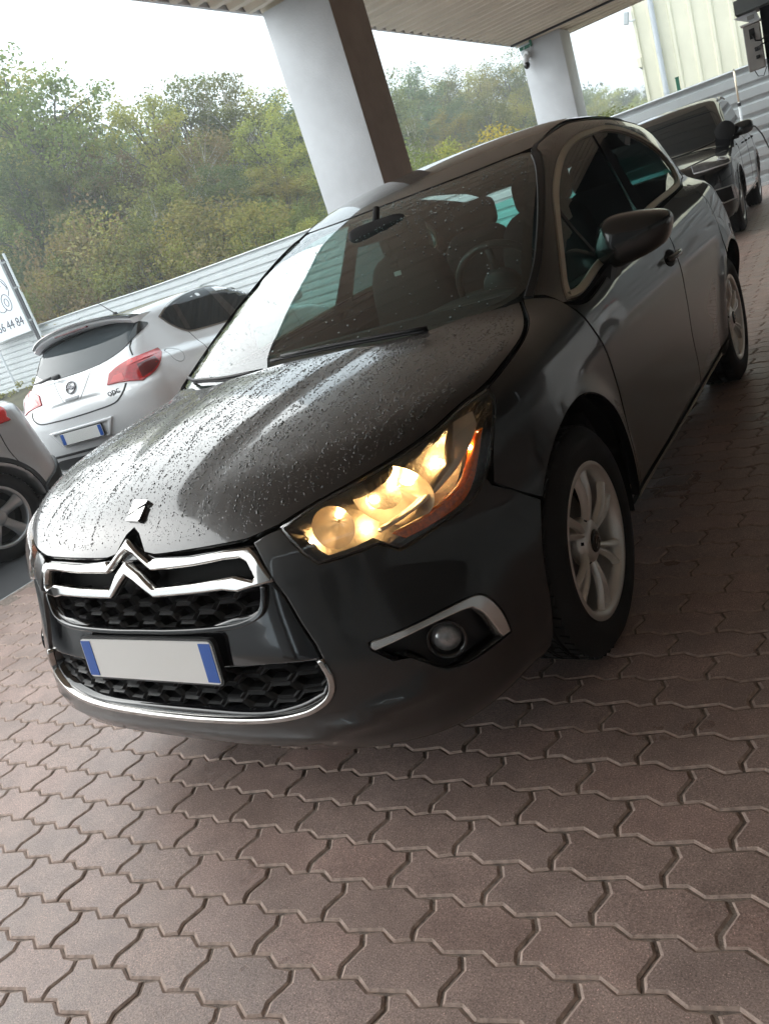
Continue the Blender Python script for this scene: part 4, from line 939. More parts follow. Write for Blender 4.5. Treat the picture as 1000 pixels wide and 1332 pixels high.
q = (cw - CAM) @ CR.T; px = 500 + 1009.83*q[:, 0]/q[:, 2]; py = 666 + 1009.83*q[:, 1]/q[:, 2]
vis = (q[:, 2] > .2) & (px > -20) & (px < 1020) & (py > -20) & (py < 1352); under = (np.abs(cw[:, 0]) < .84) & (cw[:, 1] > -.72) & (cw[:, 1] < 3.2)
d2 = np.linalg.norm(cw - CAM, axis=1); order = np.argsort(np.where(vis & ~under, d2, 1e9)); big = order[:300]; rest = order[300:]
rz = np.array([[cs_, -sn_, 0], [sn_, cs_, 0], [0, 0, 1]])
pm_ = None
jit = RNG.normal(0, 1, (len(cells), 4))
for i in big:
    if pm_ is None:
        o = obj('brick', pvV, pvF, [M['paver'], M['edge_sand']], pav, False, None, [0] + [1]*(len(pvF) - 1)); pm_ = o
    else: o = pm_.copy(); COL.objects.link(o)
    o.location = (cw[i, 0], cw[i, 1], .0006*jit[i, 0] - .0005); o.rotation_euler = (.0022*jit[i, 1], .0018*jit[i, 2], TH + .004*jit[i, 3])
nv = len(pvV); VV = []; FF = []; b0 = 0
pvR = pvV @ rz.T
n_ = len(poly)
lowV = np.concatenate([pvR[:n_], pvR[n_:2*n_]]); lowF = [f for f in pvF[:1 + n_]]
for i in rest:
    if cw[i, 1] < -4.5: continue
    nearq = d2[i] < 8
    VV.append((pvR if nearq else lowV) + cw[i] + np.array([0, 0, .0008*jit[i, 0] - .0005]) + pvR[:, :1][:1]*0 ); src = pvF if nearq else lowF
    FF += [tuple(b0 + j for j in f) for f in src]; b0 += len(VV[-1])
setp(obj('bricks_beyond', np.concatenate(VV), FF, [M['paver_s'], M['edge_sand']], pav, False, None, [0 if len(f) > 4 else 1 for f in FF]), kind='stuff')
yard = setp(obj('asphalt_yard', [fb(x, y, -.004) for x, y in ((-60, -30), (-3.19, -30), (-3.19, 15.5), (-60, 15.5))], [(0, 1, 2, 3)], M['asphalt'], None, False), kind='structure')
front = setp(obj('forecourt_ground', [fb(x, y, -.012) for x, y in ((-3.19, -60), (60, -60), (60, -7.9), (-3.19, -7.9))], [(0, 1, 2, 3)], M['asphalt'], None, False), kind='structure')
# rising verge under the far fence and the ground of the wood
gx = np.concatenate([[-290, -150, -80], np.linspace(-60, 20, 33), [60, 150, 290]]); gy = np.array([13.6, 14.4, 15.2, 16, 18, 22, 30, 45, 80, 200, 290])
def gz(x, y):
    s = np.clip((-x - 9)/14, 0, 1); s = s*s*(3 - 2*s); return -.03 + .62*s*np.clip((y - 13.6)/1.6, 0, 1) + .15*np.clip((y - 15.2)/4, 0, 1) + .02*math.sin(x*1.3 + y)*(y > 15)
V = [fb(x, y, gz(x, y) - (.04 if y < 14 else 0)) for y in gy for x in gx]; k = len(gx)
setp(obj('verge', V, [(i*k + j, i*k + j + 1, (i + 1)*k + j + 1, (i + 1)*k + j) for i in range(len(gy) - 1) for j in range(k - 1) ], M['soil']), kind='structure')

# ------------------------------------------------------------------ canopy on pillars
M['sheet'] = mat('cream_roof_sheet', (.86, .80, .67), .45, noise=.07, nscale=2.0)
M['edge'] = mat('canopy_edge_white', (.72, .74, .75), .4)
M['pillar'] = mat('pillar_render', (.62, .65, .68), .85, noise=.10, nscale=2.2, bump=.35, bscale=60)
M['taupe'] = mat('pillar_taupe_render', (.30, .25, .22), .85, noise=.12, nscale=4, bump=.35, bscale=60)
can = thing('canopy', 'flat canopy roof with a cream ribbed metal underside over the brick forecourt', 'canopy', fb(-2, 6, 0))
loc = np.array(can.location)
def L0(P, o=None): return [tuple(np.array(p) - (np.array(o) if o is not None else loc)) for p in P]
pitch = .255; CZ = 3.5
prof_t = [(0, .0), (.07, .0), (.095, .045), (.23, .045), (.255, .0)]
ya, yb = -9.5, 13.3; k = 0; y = ya
while y < yb - .01:
    pts = []
    for r in range(4):
        for (dy, dz) in prof_t[:-1]: pts.append((y + r*pitch + dy, CZ + dz))
    pts.append((y + 4*pitch, CZ)); pts = [(min(a, yb), b) for a, b in pts]
    V = []
    for x in (-2.73, 9.5):
        for (a, z) in pts: V.append(fb(x, a, z + (.0025 if k % 2 else 0)))
    n = len(pts); Fs = [(i, i + 1, n + i + 1, n + i) for i in range(n - 1)]
    obj('roof_sheet', L0(V), Fs, M['sheet'], can, False); y += 4*pitch; k += 1
def bx_fb(b, x0, x1, y0, y1, z0, z1):
    c = fb((x0 + x1)/2, (y0 + y1)/2, (z0 + z1)/2); b.box(np.array(c) - loc, (x1 - x0, y1 - y0, z1 - z0), rotm('Z', TH))
b = MB(); bx_fb(b, -2.74, 9.5, ya, yb, 3.60, 3.66); b.build('roof_deck', M['edge'], can)
b = MB(); bx_fb(b, -2.78, -2.745, ya, yb, 3.515, 3.75); b.build('fascia', M['edge'], can)
b = MB(); bx_fb(b, -2.78, 9.5, yb + .002, yb + .04, 3.49, 3.75); b.build('fascia', M['sheet'], can)
b = MB(); bx_fb(b, -2.70, 9.5, 12.0, 12.05, 3.47, 3.497); b.build('seam_strip', M['plastic'], can)
def pillar(x0, x1, y0, y1, lab, side):
    t = thing('pillar', lab, 'pillar', fb((x0 + x1)/2, (y0 + y1)/2, 0), TH, 'canopy pillars')
    b = MB(); b.box((0, 0, CZ/2 - .002), (x1 - x0, y1 - y0, CZ), bev=.012); o = b.build('shaft', [M['pillar'], M['taupe']], t, sharp=30)
    if side:
        o.data.polygons.foreach_set('material_index', np.array([1 if p.normal.x > .8 else 0 for p in o.data.polygons], np.int32))  # right-hand face takes the brown tone instead of the pale one
    b = MB(); b.box((0, 0, .06), (x1 - x0 + .03, y1 - y0 + .03, .12), bev=.01); b.build('plinth', M['taupe'], t)
    return t
pillar(-2.69, -2.0, 4.96, 5.64, 'nearer square pale pillar with a brown side holding the canopy beside the dark hatchback', True)
pillar(-2.69, -2.0, 12.42, 13.05, 'farther pale grey pillar with a dome camera near its top', False)
pillar(-2.69, -2.0, -8.6, -7.9, 'pale pillar at the front of the canopy', True)
# camera and green strap on the far pillar
dc = thing('dome_camera', 'white dome security camera with black globe on the far pillar', 'camera', fb(-2.60, 12.30, 3.2))
b = MB(); b.lathe([(-.01, .001), (.02, .055), (.10, .06), (.13, .03), (.13, .001)], 'z', 20); b.build('housing', M['edge'], dc, True)
b = MB(); b.add(*blob((0, 0, -.03), (.052, .052, .06), 2)); b.build('globe', M['gloss'], dc, True)
b = MB(); b.box((.04, .06, .12), (.05, .12, .10), bev=.01); b.tube([(.0, 0, .12), (.02, .03, .18), (.06, .08, .20)], .016, 6); b.tube([(.1, .08, .25), (.08, .05, .12), (.03, .02, .12)], .006, 5); b.build('bracket', M['edge'], dc)
gs = thing('green_strap', 'green plastic strap and cable tied at the top of the far pillar', 'strap', fb(-2.60, 12.40, 3.42))
M['green'] = mat('green_plastic', (.02, .13, .08), .5)
b = MB(); b.box((.02, -.008, .02), (.22, .022, .05), bev=.006); b.build('strap_band', M['green'], gs)
b = MB(); b.box((.12, -.015, .05), (.04, .03, .09), bev=.006); b.build('buckle', M['green'], gs)
b = MB(); b.tube([(-.15, -.01, .01), (-.10, -.03, -.03), (-.02, -.02, -.02), (.0, -.02, .04)], .006, 5); b.build('cable', M['edge'], gs)

# ------------------------------------------------------------------ ribbed metal fences
M['fence'] = mat('white_fence_sheet', (.62, .64, .64), .45, noise=.06, nscale=3)
M['fence2'] = mat('grey_fence_sheet', (.47, .50, .51), .45, noise=.06, nscale=3)
def fence(name_lab, x0, x1, yB, ztop, zbot, pitch, dep, m, sheet=2.6, grp=None):
    t = thing('metal_fence', name_lab, 'fence', fb((x0 + x1)/2, yB, 0)); o = np.array(t.location); x = x0; k = 0
    while x < x1 - .05:
        xe = min(x + sheet, x1); zt0, zt1 = ztop(x), ztop(xe); zb0, zb1 = zbot(x), zbot(xe); H = max(zt0 - zb0, .5); n = int(round(H/pitch)); V = []
        row = []
        for r in range(n):
            for (f, d) in ((0, 0), (.55, 0), (.68, dep), (.87, dep)): row.append(((r + f)/n, d))
        row.append((1, 0)); dy = -.003*(k % 2)
        for (xx, a, c) in ((x, zb0, zt0), (xe + .04, zb1, zt1)):
            for (f, d) in row: V.append(np.array(fb(xx, yB + d + dy, a + (c - a)*f)) - o)
        n2 = len(row); obj('fence_sheet', V, [(i, n2 + i, n2 + i + 1, i + 1) for i in range(n2 - 1)], m, t, False)
        b = MB(); c = fb(x, yB + .07, (zt0 + zb0)/2); b.box(np.array(c) - o, (.06, .06, zt0 - zb0 - .04)); b.build('fence_post', M['fence2'], t)
        x = xe; k += 1
    P = [np.array(fb(xx, yB - .004, ztop(xx) + .004)) - o for xx in np.linspace(x0, x1, 40)]
    b = MB(); b.tube(P, .022, 4); b.build('top_rail', m, t)
    return t
ztl = Sp((-60, 3.3), (-30, 2.55), (-21, 2.335), (-18.1, 2.27), (-15.4, 2.18), (-10.5, 2.13), (-4, 2.10), (2, 2.08))
zbl = lambda x: float(gz(x, 15.3)) - .02
fence('long white ribbed metal fence along the verge below the wood', -45, -3.5, 15.40, lambda x: float(ztl(x)), zbl, .19, .045, M['fence'])
fence('grey ribbed metal fence closing the forecourt behind the black car', -3.46, 9.5, 15.405, lambda x: 2.085, lambda x: .01, .26, .05, M['fence2'])
b = MB(); b.box((0, 0, 0), (13.0, .05, .07), rotm('Z', TH)); setp(b.build('fence_kerb', M['edge'], loc=fb(3.0, 15.36, .02)), kind='structure')
gp = thing('green_post', 'short green post sticking up behind the grey fence top', 'post', fb(-.84, 15.5, 0))
b = MB(); b.box((0, 0, 1.17), (.055, .055, 2.34)); b.build('shaft', M['green'], gp); b = MB(); b.box((0, 0, 2.345), (.07, .07, .012)); b.build('cap', M['green'], gp)
mp = thing('metal_pole', 'thin shiny metal pole standing in front of the grey fence', 'pole', fb(.145, 15.2, 0))
b = MB(); b.tube([(0, 0, 0), (0, 0, 1.55)], .024, 8); b.build('lower_tube', M['edge'], mp, True); b = MB(); b.tube([(0, 0, 1.5), (0, 0, 2.1)], .018, 8); b.build('upper_tube', M['satin2'], mp, True)
b = MB(); b.lathe([(1.48, .03), (1.54, .03)], 'z', 8); b.lathe([(2.09, .022), (2.12, .001)], 'z', 8); b.build('collar', M['plastic'], mp)

# ------------------------------------------------------------------ cream clad building
M['clad'] = mat('cream_cladding', (.78, .75, .60), .5, noise=.05, nscale=2)
M['pipe'] = mat('grey_pipe', (.55, .58, .62), .4)
bl = thing('clad_building', 'cream metal clad building with a grey downpipe rising behind the fence', 'building', fb(3, 22, 0)); lo = np.array(bl.location)
P = [(0, 0), (.30, 0), (.33, -.045), (.39, -.045)]; k = 0; x = -2.14
while x < 12:
    V = []; 
    for z in (-.2, 9.0):
        for (dx, dy) in P + [(.42, 0)]: V.append(np.array(fb(x + dx, 20 + dy, z)) - lo)
    obj('wall_sheet', V, [(i, i + 1, 5 + i + 1, 5 + i) for i in range(4)], M['clad'], bl, False); x += .42
b = MB(); c = np.array(fb(5, 24.05, 4.45)) - lo; b.box(c, (14.27, 8.0, 9.2), rotm('Z', TH)); b.build('wall', M['clad'], bl)
b = MB(); b.box(np.array(fb(5, 24, 9.12)) - lo, (14.6, 8.5, .14), rotm('Z', TH)); b.build('roof', M['edge'], bl)
b = MB(); b.box(np.array(fb(-2.15, 19.99, 4.4)) - lo, (.06, .10, 9.3), rotm('Z', TH)); b.build('corner_trim', M['clad'], bl)
b = MB(); b.tube([np.array(fb(-1.72, 19.88, z)) - lo for z in (0, 2, 3, 4, 6, 8.9)], .062, 12); b.build('downpipe', M['pipe'], bl, True)
b = MB()
for z in (2.4, 3.3, 4.25, 6): b.lathe([(z - .03, .07), (z + .03, .07)], 'z', 12, tuple(np.array(fb(-1.72, 19.88, 0)) - lo)); b.box(np.array(fb(-1.72, 19.95, z)) - lo, (.05, .1, .04))
b.build('pipe_clip', M['pipe'], bl)
fl = thing('floodlight', 'small grey floodlight on an arm at the corner of the cream building', 'lamp', fb(-2.28, 19.85, 4.20))
b = MB(); b.box((0, 0, .02), (.11, .09, .26), rotm('Y', math.radians(14)), bev=.015); b.build('lamp_head', M['fence2'], fl)
b = MB(); b.tube([(.02, 0, -.04), (.10, .02, -.08), (.18, .06, -.07)], .014, 6); b.build('arm', M['edge'], fl)
jb = thing('junction_box', 'small cream box fixed to the corner of the cream building', 'box', fb(-2.19, 19.93, 3.22))
b = MB(); b.box((0, 0, 0), (.10, .09, .22), bev=.012); b.build('case', M['clad'], jb); b = MB(); b.tube([(0, -.03, -.1), (.01, -.03, -.14), (.03, 0, -.15)], .010, 6); b.build('gland', M['plastic'], jb)

# ------------------------------------------------------------------ steel stand with electric boxes at the right
M['dsteel'] = mat('dark_steel', (.018, .02, .024), .5, .2); M['ebox'] = mat('grey_box_plastic', (.36, .35, .33), .5, noise=.1, nscale=12)
M['steel'] = mat('galvanised', (.22, .24, .24), .4, .6)
es = thing('steel_stand', 'dark steel stand carrying a shelf at the right edge', 'stand', fb(1.24, 6.0, 0), TH)
b = MB(); b.box((.0, .05, 1.25), (.17, .12, 2.5), bev=.006); b.build('upright', M['dsteel'], es)
b = MB(); b.box((.0, .02, 2.045), (.50, .40, .02)); b.box((-.235, .02, 2.085), (.02, .40, .10)); b.box((0, -.18, 2.085), (.5, .015, .10)); b.build('shelf', M['steel'], es)
b = MB(); b.box((.0, .02, 2.32), (.46, .3, .34), bev=.01); b.build('cabinet', M['dsteel'], es)
b = MB()
for k in range(4): b.box((-.21 + .06*k, -.135, 2.32), (.02, .01, .3))
b.build('fin', M['steel'], es)
eb = thing('electric_box', 'open grey electric box with loose black cables hung beside the dark upright', 'electric box', fb(1.085, 5.93, 1.60), TH)
b = MB(); b.box((0, 0, .17), (.125, .07, .34), bev=.008); b.build('case', M['ebox'], eb)
b = MB(); b.box((0, -.01, .348), (.15, .10, .014), bev=.004); b.build('lid', M['edge'], eb)
b = MB(); b.box((0, -.037, .27), (.04, .006, .075)); b.build('opening', M['dark'], eb)
b = MB(); b.box((.02, -.045, .15), (.035, .02, .03), bev=.004); b.box((.02, -.045, .09), (.03, .02, .025), bev=.004); b.build('plug', M['plastic'], eb)
b = MB(); b.tube([(0, -.045, .26), (.02, -.06, .21), (.06, -.06, .2), (.10, -.05, .22)], .006, 6); b.tube([(.02, -.05, .15), (.06, -.06, .17), (.1, -.05, .17)], .006, 6); b.tube([(-.02, -.03, .0), (0, -.04, -.05), (.04, -.04, -.06), (.07, -.03, .0)], .0035, 5); b.build('cable', M['plastic'], eb, True)
wb = thing('wall_socket_box', 'white sloped box under the steel shelf', 'box', fb(1.06, 5.98, 1.965), TH)
b = MB(); b.add([(-.09, -.06, .06), (.07, -.06, .06), (.09, -.06, -.01), (.05, -.06, -.02), (-.09, .06, .06), (.07, .06, .06), (.09, .06, -.01), (.05, .06, -.02)], [(0, 3, 2, 1), (4, 5, 6, 7), (0, 1, 5, 4), (1, 2, 6, 5), (2, 3, 7, 6), (3, 0, 4, 7)]); b.build('case', M['edge'], wb); b = MB(); b.box((.03, -.065, .025), (.05, .008, .03)); b.build('flap', M['ebox'], wb)
M['wallg'] = mat('grey_wall_sheet', (.085, .085, .085), .6, noise=.08, nscale=2)
# unseen workshop wall added at the right for the dark car's side reflections
rw_ = thing('workshop_wall', 'pale ribbed workshop wall along the right side of the forecourt', 'wall', fb(7.6, 4, 0)); lo = np.array(rw_.location)
b = MB()
for (y0, y1, z0, z1) in ((-9.5, 1.0, 0, 3.5), (1.0, 4.6, 2.75, 3.5), (4.6, 7.2, 0, 3.5), (7.2, 10.6, 2.75, 3.5), (10.6, 15.4, 0, 3.5)):
    b.box(np.array(fb(7.7, (y0 + y1)/2, (z0 + z1)/2)) - lo, (.2, y1 - y0, z1 - z0), rotm('Z', TH))
b.build('wall_panel', M['wallg'], rw_)
b = MB(); V = []; ny = 110
for i in range(ny + 1):
    yy_ = -6 + 21.3*i/ny; dx_ = .05 if i % 3 == 0 else 0
    for z_ in (.05, 1.55): V.append(np.array(fb(7.55 + dx_, yy_, z_)) - lo)
b.add(V, [(2*i, 2*i + 2, 2*i + 3, 2*i + 1) for i in range(ny)]); b.build('ribbed_dado', M['fence2'], rw_)
for y0 in (1.0, 7.2):
    b = MB(); b.box(np.array(fb(7.75, y0 + 1.75, 1.37)) - lo, (.05, 3.5, 2.74), rotm('Z', TH)); b.build('shutter', M['dsteel'], rw_)

dh = thing('dark_header', 'dark clad header wall across the right side of the forecourt', 'wall', fb(5.2, 11.2, 0), TH)  # unseen header added to darken reflections in the car's side windows
b = MB(); b.box((0, 0, 2.74), (7.6, .12, 1.50), bev=.01); b.build('header_panel', M['dsteel'], dh)
b = MB(); b.box((-3.75, 0, 1.0), (.10, .10, 1.98)); b.box((3.75, 0, 1.0), (.10, .10, 1.98)); b.build('jamb', M['dsteel'], dh)
fbd = thing('front_building', 'brown clad workshop building facing the forecourt from behind the viewer', 'building', fb(6, -19, 0), TH)  # unseen building added to keep low sky out of the bumper reflections
M['brown'] = mat('brown_cladding', (.11, .095, .085), .6, noise=.1, nscale=2)
b = MB(); b.box((0, 0, 2.6), (20, 6, 5.2)); b.build('wall', M['brown'], fbd); b = MB(); b.box((0, 0, 5.28), (20.4, 6.4, .16)); b.build('roof', M['edge'], fbd)
for x_ in (-7, -2, 3, 8):
    b = MB(); b.box((x_, 3.03, 1.6), (3.2, .05, 3.2)); dr_ = b.build('shutter', M['wallg'], fbd); b = MB(); b.box((x_, 3.065, 2.4), (2.6, .02, .5)); b.build('pane', M['dglass'], dr_)
# ------------------------------------------------------------------ sign on the far fence at the left
sg = thing('sign_board', 'white sign board with black digits and a line drawing above the fence', 'sign', fb(-21.15, 15.1, 0), TH)
SX = .62
b = MB(); b.box((-.95, 0, 3.42), (2.3, .06, 2.30), bev=.01); pn_ = b.build('panel', M['plate2'] if 'plate2' in M else M['plate'], sg)
b = MB(); b.box((.235, 0, 3.42), (.035, .08, 2.36)); b.box((-.95, 0, 2.255), (2.4, .08, .035)); b.build('frame', M['edge'], sg)
b = MB(); b.box((.37, .02, 3.2), (.14, .05, 2.6)); b.build('side_strip', M['dsteel'], sg)
b = MB()
for z in (2.55, 3.6, 4.4): b.box((.40, .0, z), (.22, .06, .05))
b.build('bracket', M['steel'], sg)
b = MB(); b.tube([(.50, .04, 0), (.50, .04, 4.65)], .04, 8); b.tube([(-1.9, .04, 0), (-1.9, .04, 4.65)], .04, 8); b.build('post', M['edge'], sg)
def text(s, size, loc_, parent, m_, nm='lettering'):
    c = bpy.data.curves.new(nm, 'FONT'); c.body = s; c.size = size; c.extrude = .004; c.align_x = 'RIGHT'; c.resolution_u = 3
    o = bpy.data.objects.new(nm, c); COL.objects.link(o); o.parent = parent; o.location = loc_; o.rotation_euler = (math.radians(90), 0, 0); c.materials.append(m_)
    bpy.context.view_layer.update(); me = bpy.data.meshes.new_from_object(o.evaluated_get(bpy.context.evaluated_depsgraph_get())); me.name = nm
    r = bpy.data.objects.new(nm, me); COL.objects.link(r); r.parent = parent; r.location = loc_; r.rotation_euler = o.rotation_euler; bpy.data.objects.remove(o); bpy.data.curves.remove(c); return r
M['ink'] = mat('sign_ink', (.012, .012, .03), .5)
text('56 44 84', .40, (.10, -.032, 2.50), sg, M['ink'])
b = MB()
def loop(cx, cz, rx, rz_, a0=0, a1=360, n=30, w=.010):
    t = np.radians(np.linspace(a0, a1, n)); b.tube([(cx + rx*math.cos(a), -.034, cz + rz_*math.sin(a)) for a in t], w, 5)
loop(-.30, 3.30, .22, .26); loop(-.30, 3.30, .10, .12); loop(-.18, 3.72, .24, .30, -60, 120); loop(-.62, 3.60, .40, .55, 20, 300); b.tube([(-.12, -.034, 3.95), (.02, -.034, 3.72), (-.03, -.034, 3.66)], .014, 5)
b.build('line_drawing', M['ink'], sg)
# ------------------------------------------------------------------ the wood behind the fence
def mat_leaf(name, cols, hue=.5):
    m = bpy.data.materials.new(name); m.use_nodes = True; nt = m.node_tree; nt.nodes.clear()
    out = N_(nt, 'ShaderNodeOutputMaterial'); g = N_(nt, 'ShaderNodeNewGeometry'); oi = N_(nt, 'ShaderNodeObjectInfo'); tc = N_(nt, 'ShaderNodeTexCoord')
    n = N_(nt, 'ShaderNodeTexNoise', i_Scale=.45, i_Detail=3.0); nt.links.new(tc.outputs['Object'], n.inputs['Vector'])
    ad = N_(nt, 'ShaderNodeMath', operation='MULTIPLY_ADD'); ad.inputs[1].default_value = .45; nt.links.new(g.outputs['Random Per Island'], ad.inputs[0]); 
    mr = N_(nt, 'ShaderNodeMapRange'); mr.inputs[1].default_value = .3; mr.inputs[2].default_value = .7; mr.inputs[3].default_value = 0; mr.inputs[4].default_value = .55; nt.links.new(n.outputs['Fac'], mr.inputs[0]); nt.links.new(mr.outputs[0], ad.inputs[2])
    cr = N_(nt, 'ShaderNodeValToRGB'); e = cr.color_ramp.elements; k = len(cols)
    e[0].position = 0; e[0].color = (*cols[0], 1); e[1].position = 1; e[1].color = (*cols[-1], 1)
    for i in range(1, k - 1): x = e.new(i/(k - 1)); x.color = (*cols[i], 1)
    nt.links.new(ad.outputs[0], cr.inputs[0])
    hs = N_(nt, 'ShaderNodeHueSaturation'); mr2 = N_(nt, 'ShaderNodeMapRange'); mr2.inputs[3].default_value = .47; mr2.inputs[4].default_value = .525; nt.links.new(oi.outputs['Random'], mr2.inputs[0]); nt.links.new(mr2.outputs[0], hs.inputs['Hue'])
    mr3 = N_(nt, 'ShaderNodeMapRange'); mr3.inputs[3].default_value = .75; mr3.inputs[4].default_value = 1.25; nt.links.new(oi.outputs['Random'], mr3.inputs[0]); nt.links.new(mr3.outputs[0], hs.inputs['Value'])
    nt.links.new(cr.outputs[0], hs.inputs['Color'])
    d = N_(nt, 'ShaderNodeBsdfDiffuse'); t = N_(nt, 'ShaderNodeBsdfTranslucent'); mx = N_(nt, 'ShaderNodeMixShader'); mx.inputs[0].default_value = .4
    nt.links.new(hs.outputs[0], d.inputs[0]); nt.links.new(hs.outputs[0], t.inputs[0]); nt.links.new(d.outputs[0], mx.inputs[1]); nt.links.new(t.outputs[0], mx.inputs[2])
    nt.links.new(mx.outputs[0], out.inputs[0]); return m
M['leaf_g'] = mat_leaf('leaf_green', [(0.117, 0.163, 0.065), (0.195, 0.24, 0.078), (0.26, 0.293, 0.091), (0.364, 0.351, 0.104)])
M['leaf_y'] = mat_leaf('leaf_yellow_green', [(0.208, 0.234, 0.078), (0.325, 0.338, 0.098), (0.429, 0.403, 0.111), (0.494, 0.416, 0.104)])
M['leaf_d'] = mat_leaf('leaf_dark', [(0.078, 0.124, 0.065), (0.13, 0.182, 0.078), (0.176, 0.215, 0.091), (0.221, 0.247, 0.098)])
M['leaf_o'] = mat_leaf('leaf_autumn', [(0.26, 0.26, 0.078), (0.442, 0.364, 0.091), (0.494, 0.351, 0.091), (0.494, 0.26, 0.078)])
M['leaf_b'] = mat_leaf('leaf_bronze', [(0.195, 0.189, 0.091), (0.273, 0.247, 0.104), (0.338, 0.26, 0.124), (0.273, 0.273, 0.104)])
M['bark'] = mat('bark', (.13, .115, .095), .9, noise=.4, nscale=6)
M['bark_p'] = mat('pale_bark', (.46, .43, .38), .9, noise=.35, nscale=5)
def leaves(centres, radii, n_each, size, rng, droop=.25, flat=.65):
    """leaf-sized bent faces spread through clumps"""
    C_ = np.repeat(np.array(centres), n_each, 0); Rr = np.repeat(np.array(radii), n_each); n = len(C_)
    d = rng.normal(0, 1, (n, 3)); d /= np.linalg.norm(d, axis=1, keepdims=True); r = rng.random(n)**(.5)
    P = C_ + d*(r*Rr)[:, None]*np.array([1, 1, flat])
    nn = rng.normal(0, 1, (n, 3)) + np.array([0, 0, .9]) + d*.5; nn /= np.linalg.norm(nn, axis=1, keepdims=True)
    a = np.cross(nn, rng.normal(0, 1, (n, 3))); a /= np.linalg.norm(a, axis=1, keepdims=True); b = np.cross(nn, a)
    s = size*(.6 + .8*rng.random(n))[:, None]; w = s*.62
    V = np.stack([P - a*s*.5, P + b*w*.5 + nn*s*.06, P + a*s*.5 - nn*s*droop, P - b*w*.5 + nn*s*.06], 1).reshape(-1, 3)
    Fs = np.arange(4*n).reshape(-1, 4)
    return V, Fs
def mesh_fast(name, V, Fs, m):
    me = bpy.data.meshes.new(name); me.vertices.add(len(V)); me.vertices.foreach_set('co', np.asarray(V, np.float32).ravel())
    me.loops.add(Fs.size); me.loops.foreach_set('vertex_index', Fs.ravel().astype(np.int32)); me.polygons.add(len(Fs))
    me.polygons.foreach_set('loop_start', np.arange(0, Fs.size, 4, dtype=np.int32)); me.materials.append(m); me.update(calc_edges=True); return me
def tree_proto(seed, H, spread, base, n_cl, n_leaf, lsize, m, bark, crown_r=(1.0, 1.7), column=.5, bare=0):
    """trunk, limbs and crown of one tree, heights in metres"""
    rng = np.random.default_rng(seed); b = MB(); tips = []
    lean = rng.normal(0, .03, 2); zz = np.linspace(0, H*.92, 9); tr = [(lean[0]*z + .12*math.sin(z*.5 + seed), lean[1]*z + .12*math.cos(z*.43 + seed), z) for z in zz]
    b.tube(tr, np.linspace(H*.018, H*.004, 9), 7)
    tr = np.array(tr)
    for k in range(n_cl):
        f = base + (1 - base)*((k + rng.random())/n_cl)**.85; z = f*H; env = math.sin(math.pi*min(1, .12 + .88*(1 - (f - base)/(1 - base))))**column
        a = k*2.4 + rng.normal(0, .35); r = spread*env*(.45 + .6*rng.random())
        p0 = np.array([np.interp(z*.86 - .3, tr[:, 2], tr[:, i]) for i in (0, 1)] + [max(z*.86 - .5 - r*.25, H*.12)]); p1 = np.array([p0[0] + r*math.cos(a), p0[1] + r*math.sin(a), z])
        pm2 = (p0 + p1)/2 + np.array([0, 0, -.12*r]) + rng.normal(0, .15, 3); b.tube([p0, pm2, p1], [H*.006, H*.0035, H*.0012], 5, cap=False); tips.append(p1)
        for q in range(2):
            e_ = p1 + rng.normal(0, .7, 3); b.tube([pm2, (pm2 + e_)/2 + rng.normal(0, .1, 3), e_], [H*.003, H*.002, H*.0008], 4, cap=False); tips.append(e_)
    for q in range(bare):
        s0 = np.array(tips[rng.integers(len(tips))]); e_ = s0 + rng.normal(0, .5, 3) + np.array([0, 0, 1.3]); b.tube([s0, (s0 + e_)/2 + rng.normal(0, .12, 3), e_], [.03, .02, .008], 4, cap=False)
    tips = np.array(tips); rad = rng.uniform(*crown_r, len(tips))*(.7 + .3*rng.random(len(tips)))
    V, Fs = leaves(tips, rad, n_leaf, lsize, rng)
    return (b.V, b.F, bark), mesh_fast('crown', V, Fs, m), H
def shrub_proto(seed, H, spread, n_cl, n_leaf, lsize, m):
    rng = np.random.default_rng(seed); b = MB(); tips = []
    for k in range(n_cl):
        a = rng.random()*6.28; r = spread*math.sqrt(rng.random()); z = H*(.12 + .88*rng.random()*(1 - .45*(r/spread)**2)); p1 = np.array([r*math.cos(a), r*math.sin(a), z]); tips.append(p1)
        b.tube([(r*.2*math.cos(a), r*.2*math.sin(a), 0), p1*np.array([.6, .6, .5]), p1], [.03, .02, .006], 4, cap=False)
    V, Fs = leaves(tips, rng.uniform(.35, .75, n_cl), n_leaf, lsize, rng, flat=.85)
    return (b.V, b.F, M['bark']), mesh_fast('foliage', V, Fs, m), H
LEAFB = {}
def place(proto, nm, crown_name, stem_name, label, cat, grp, loc_, rz_, sc):
    (V, Fs, bk), me, H = proto; t = thing(nm, label, cat, loc_, rz_, grp); t.scale = sc
    key = id(me)
    if key not in LEAFB:
        m2 = bpy.data.meshes.new(stem_name); m2.from_pydata([tuple(map(float, v)) for v in V], [], Fs); m2.materials.append(bk); m2.polygons.foreach_set('use_smooth', np.ones(len(m2.polygons), bool)); LEAFB[key] = m2
    for n_, mm in ((stem_name, LEAFB[key]), (crown_name, me)):
        o = bpy.data.objects.new(n_, mm); COL.objects.link(o); o.parent = t
    return t
def at(px, py, D):
    d = np.array([(px - 500)/1009.83, (py - 666)/1009.83, 1.0]) @ CR; t = D/math.hypot(d[0], d[1]); return CAM + t*d
def dfence(px_, py_):
    d = at(px_, py_, 1.0) - CAM; n0 = np.array([-sn_, cs_]); return (15.4 - n0 @ CAM[:2])/max(1e-3, n0 @ d[:2])
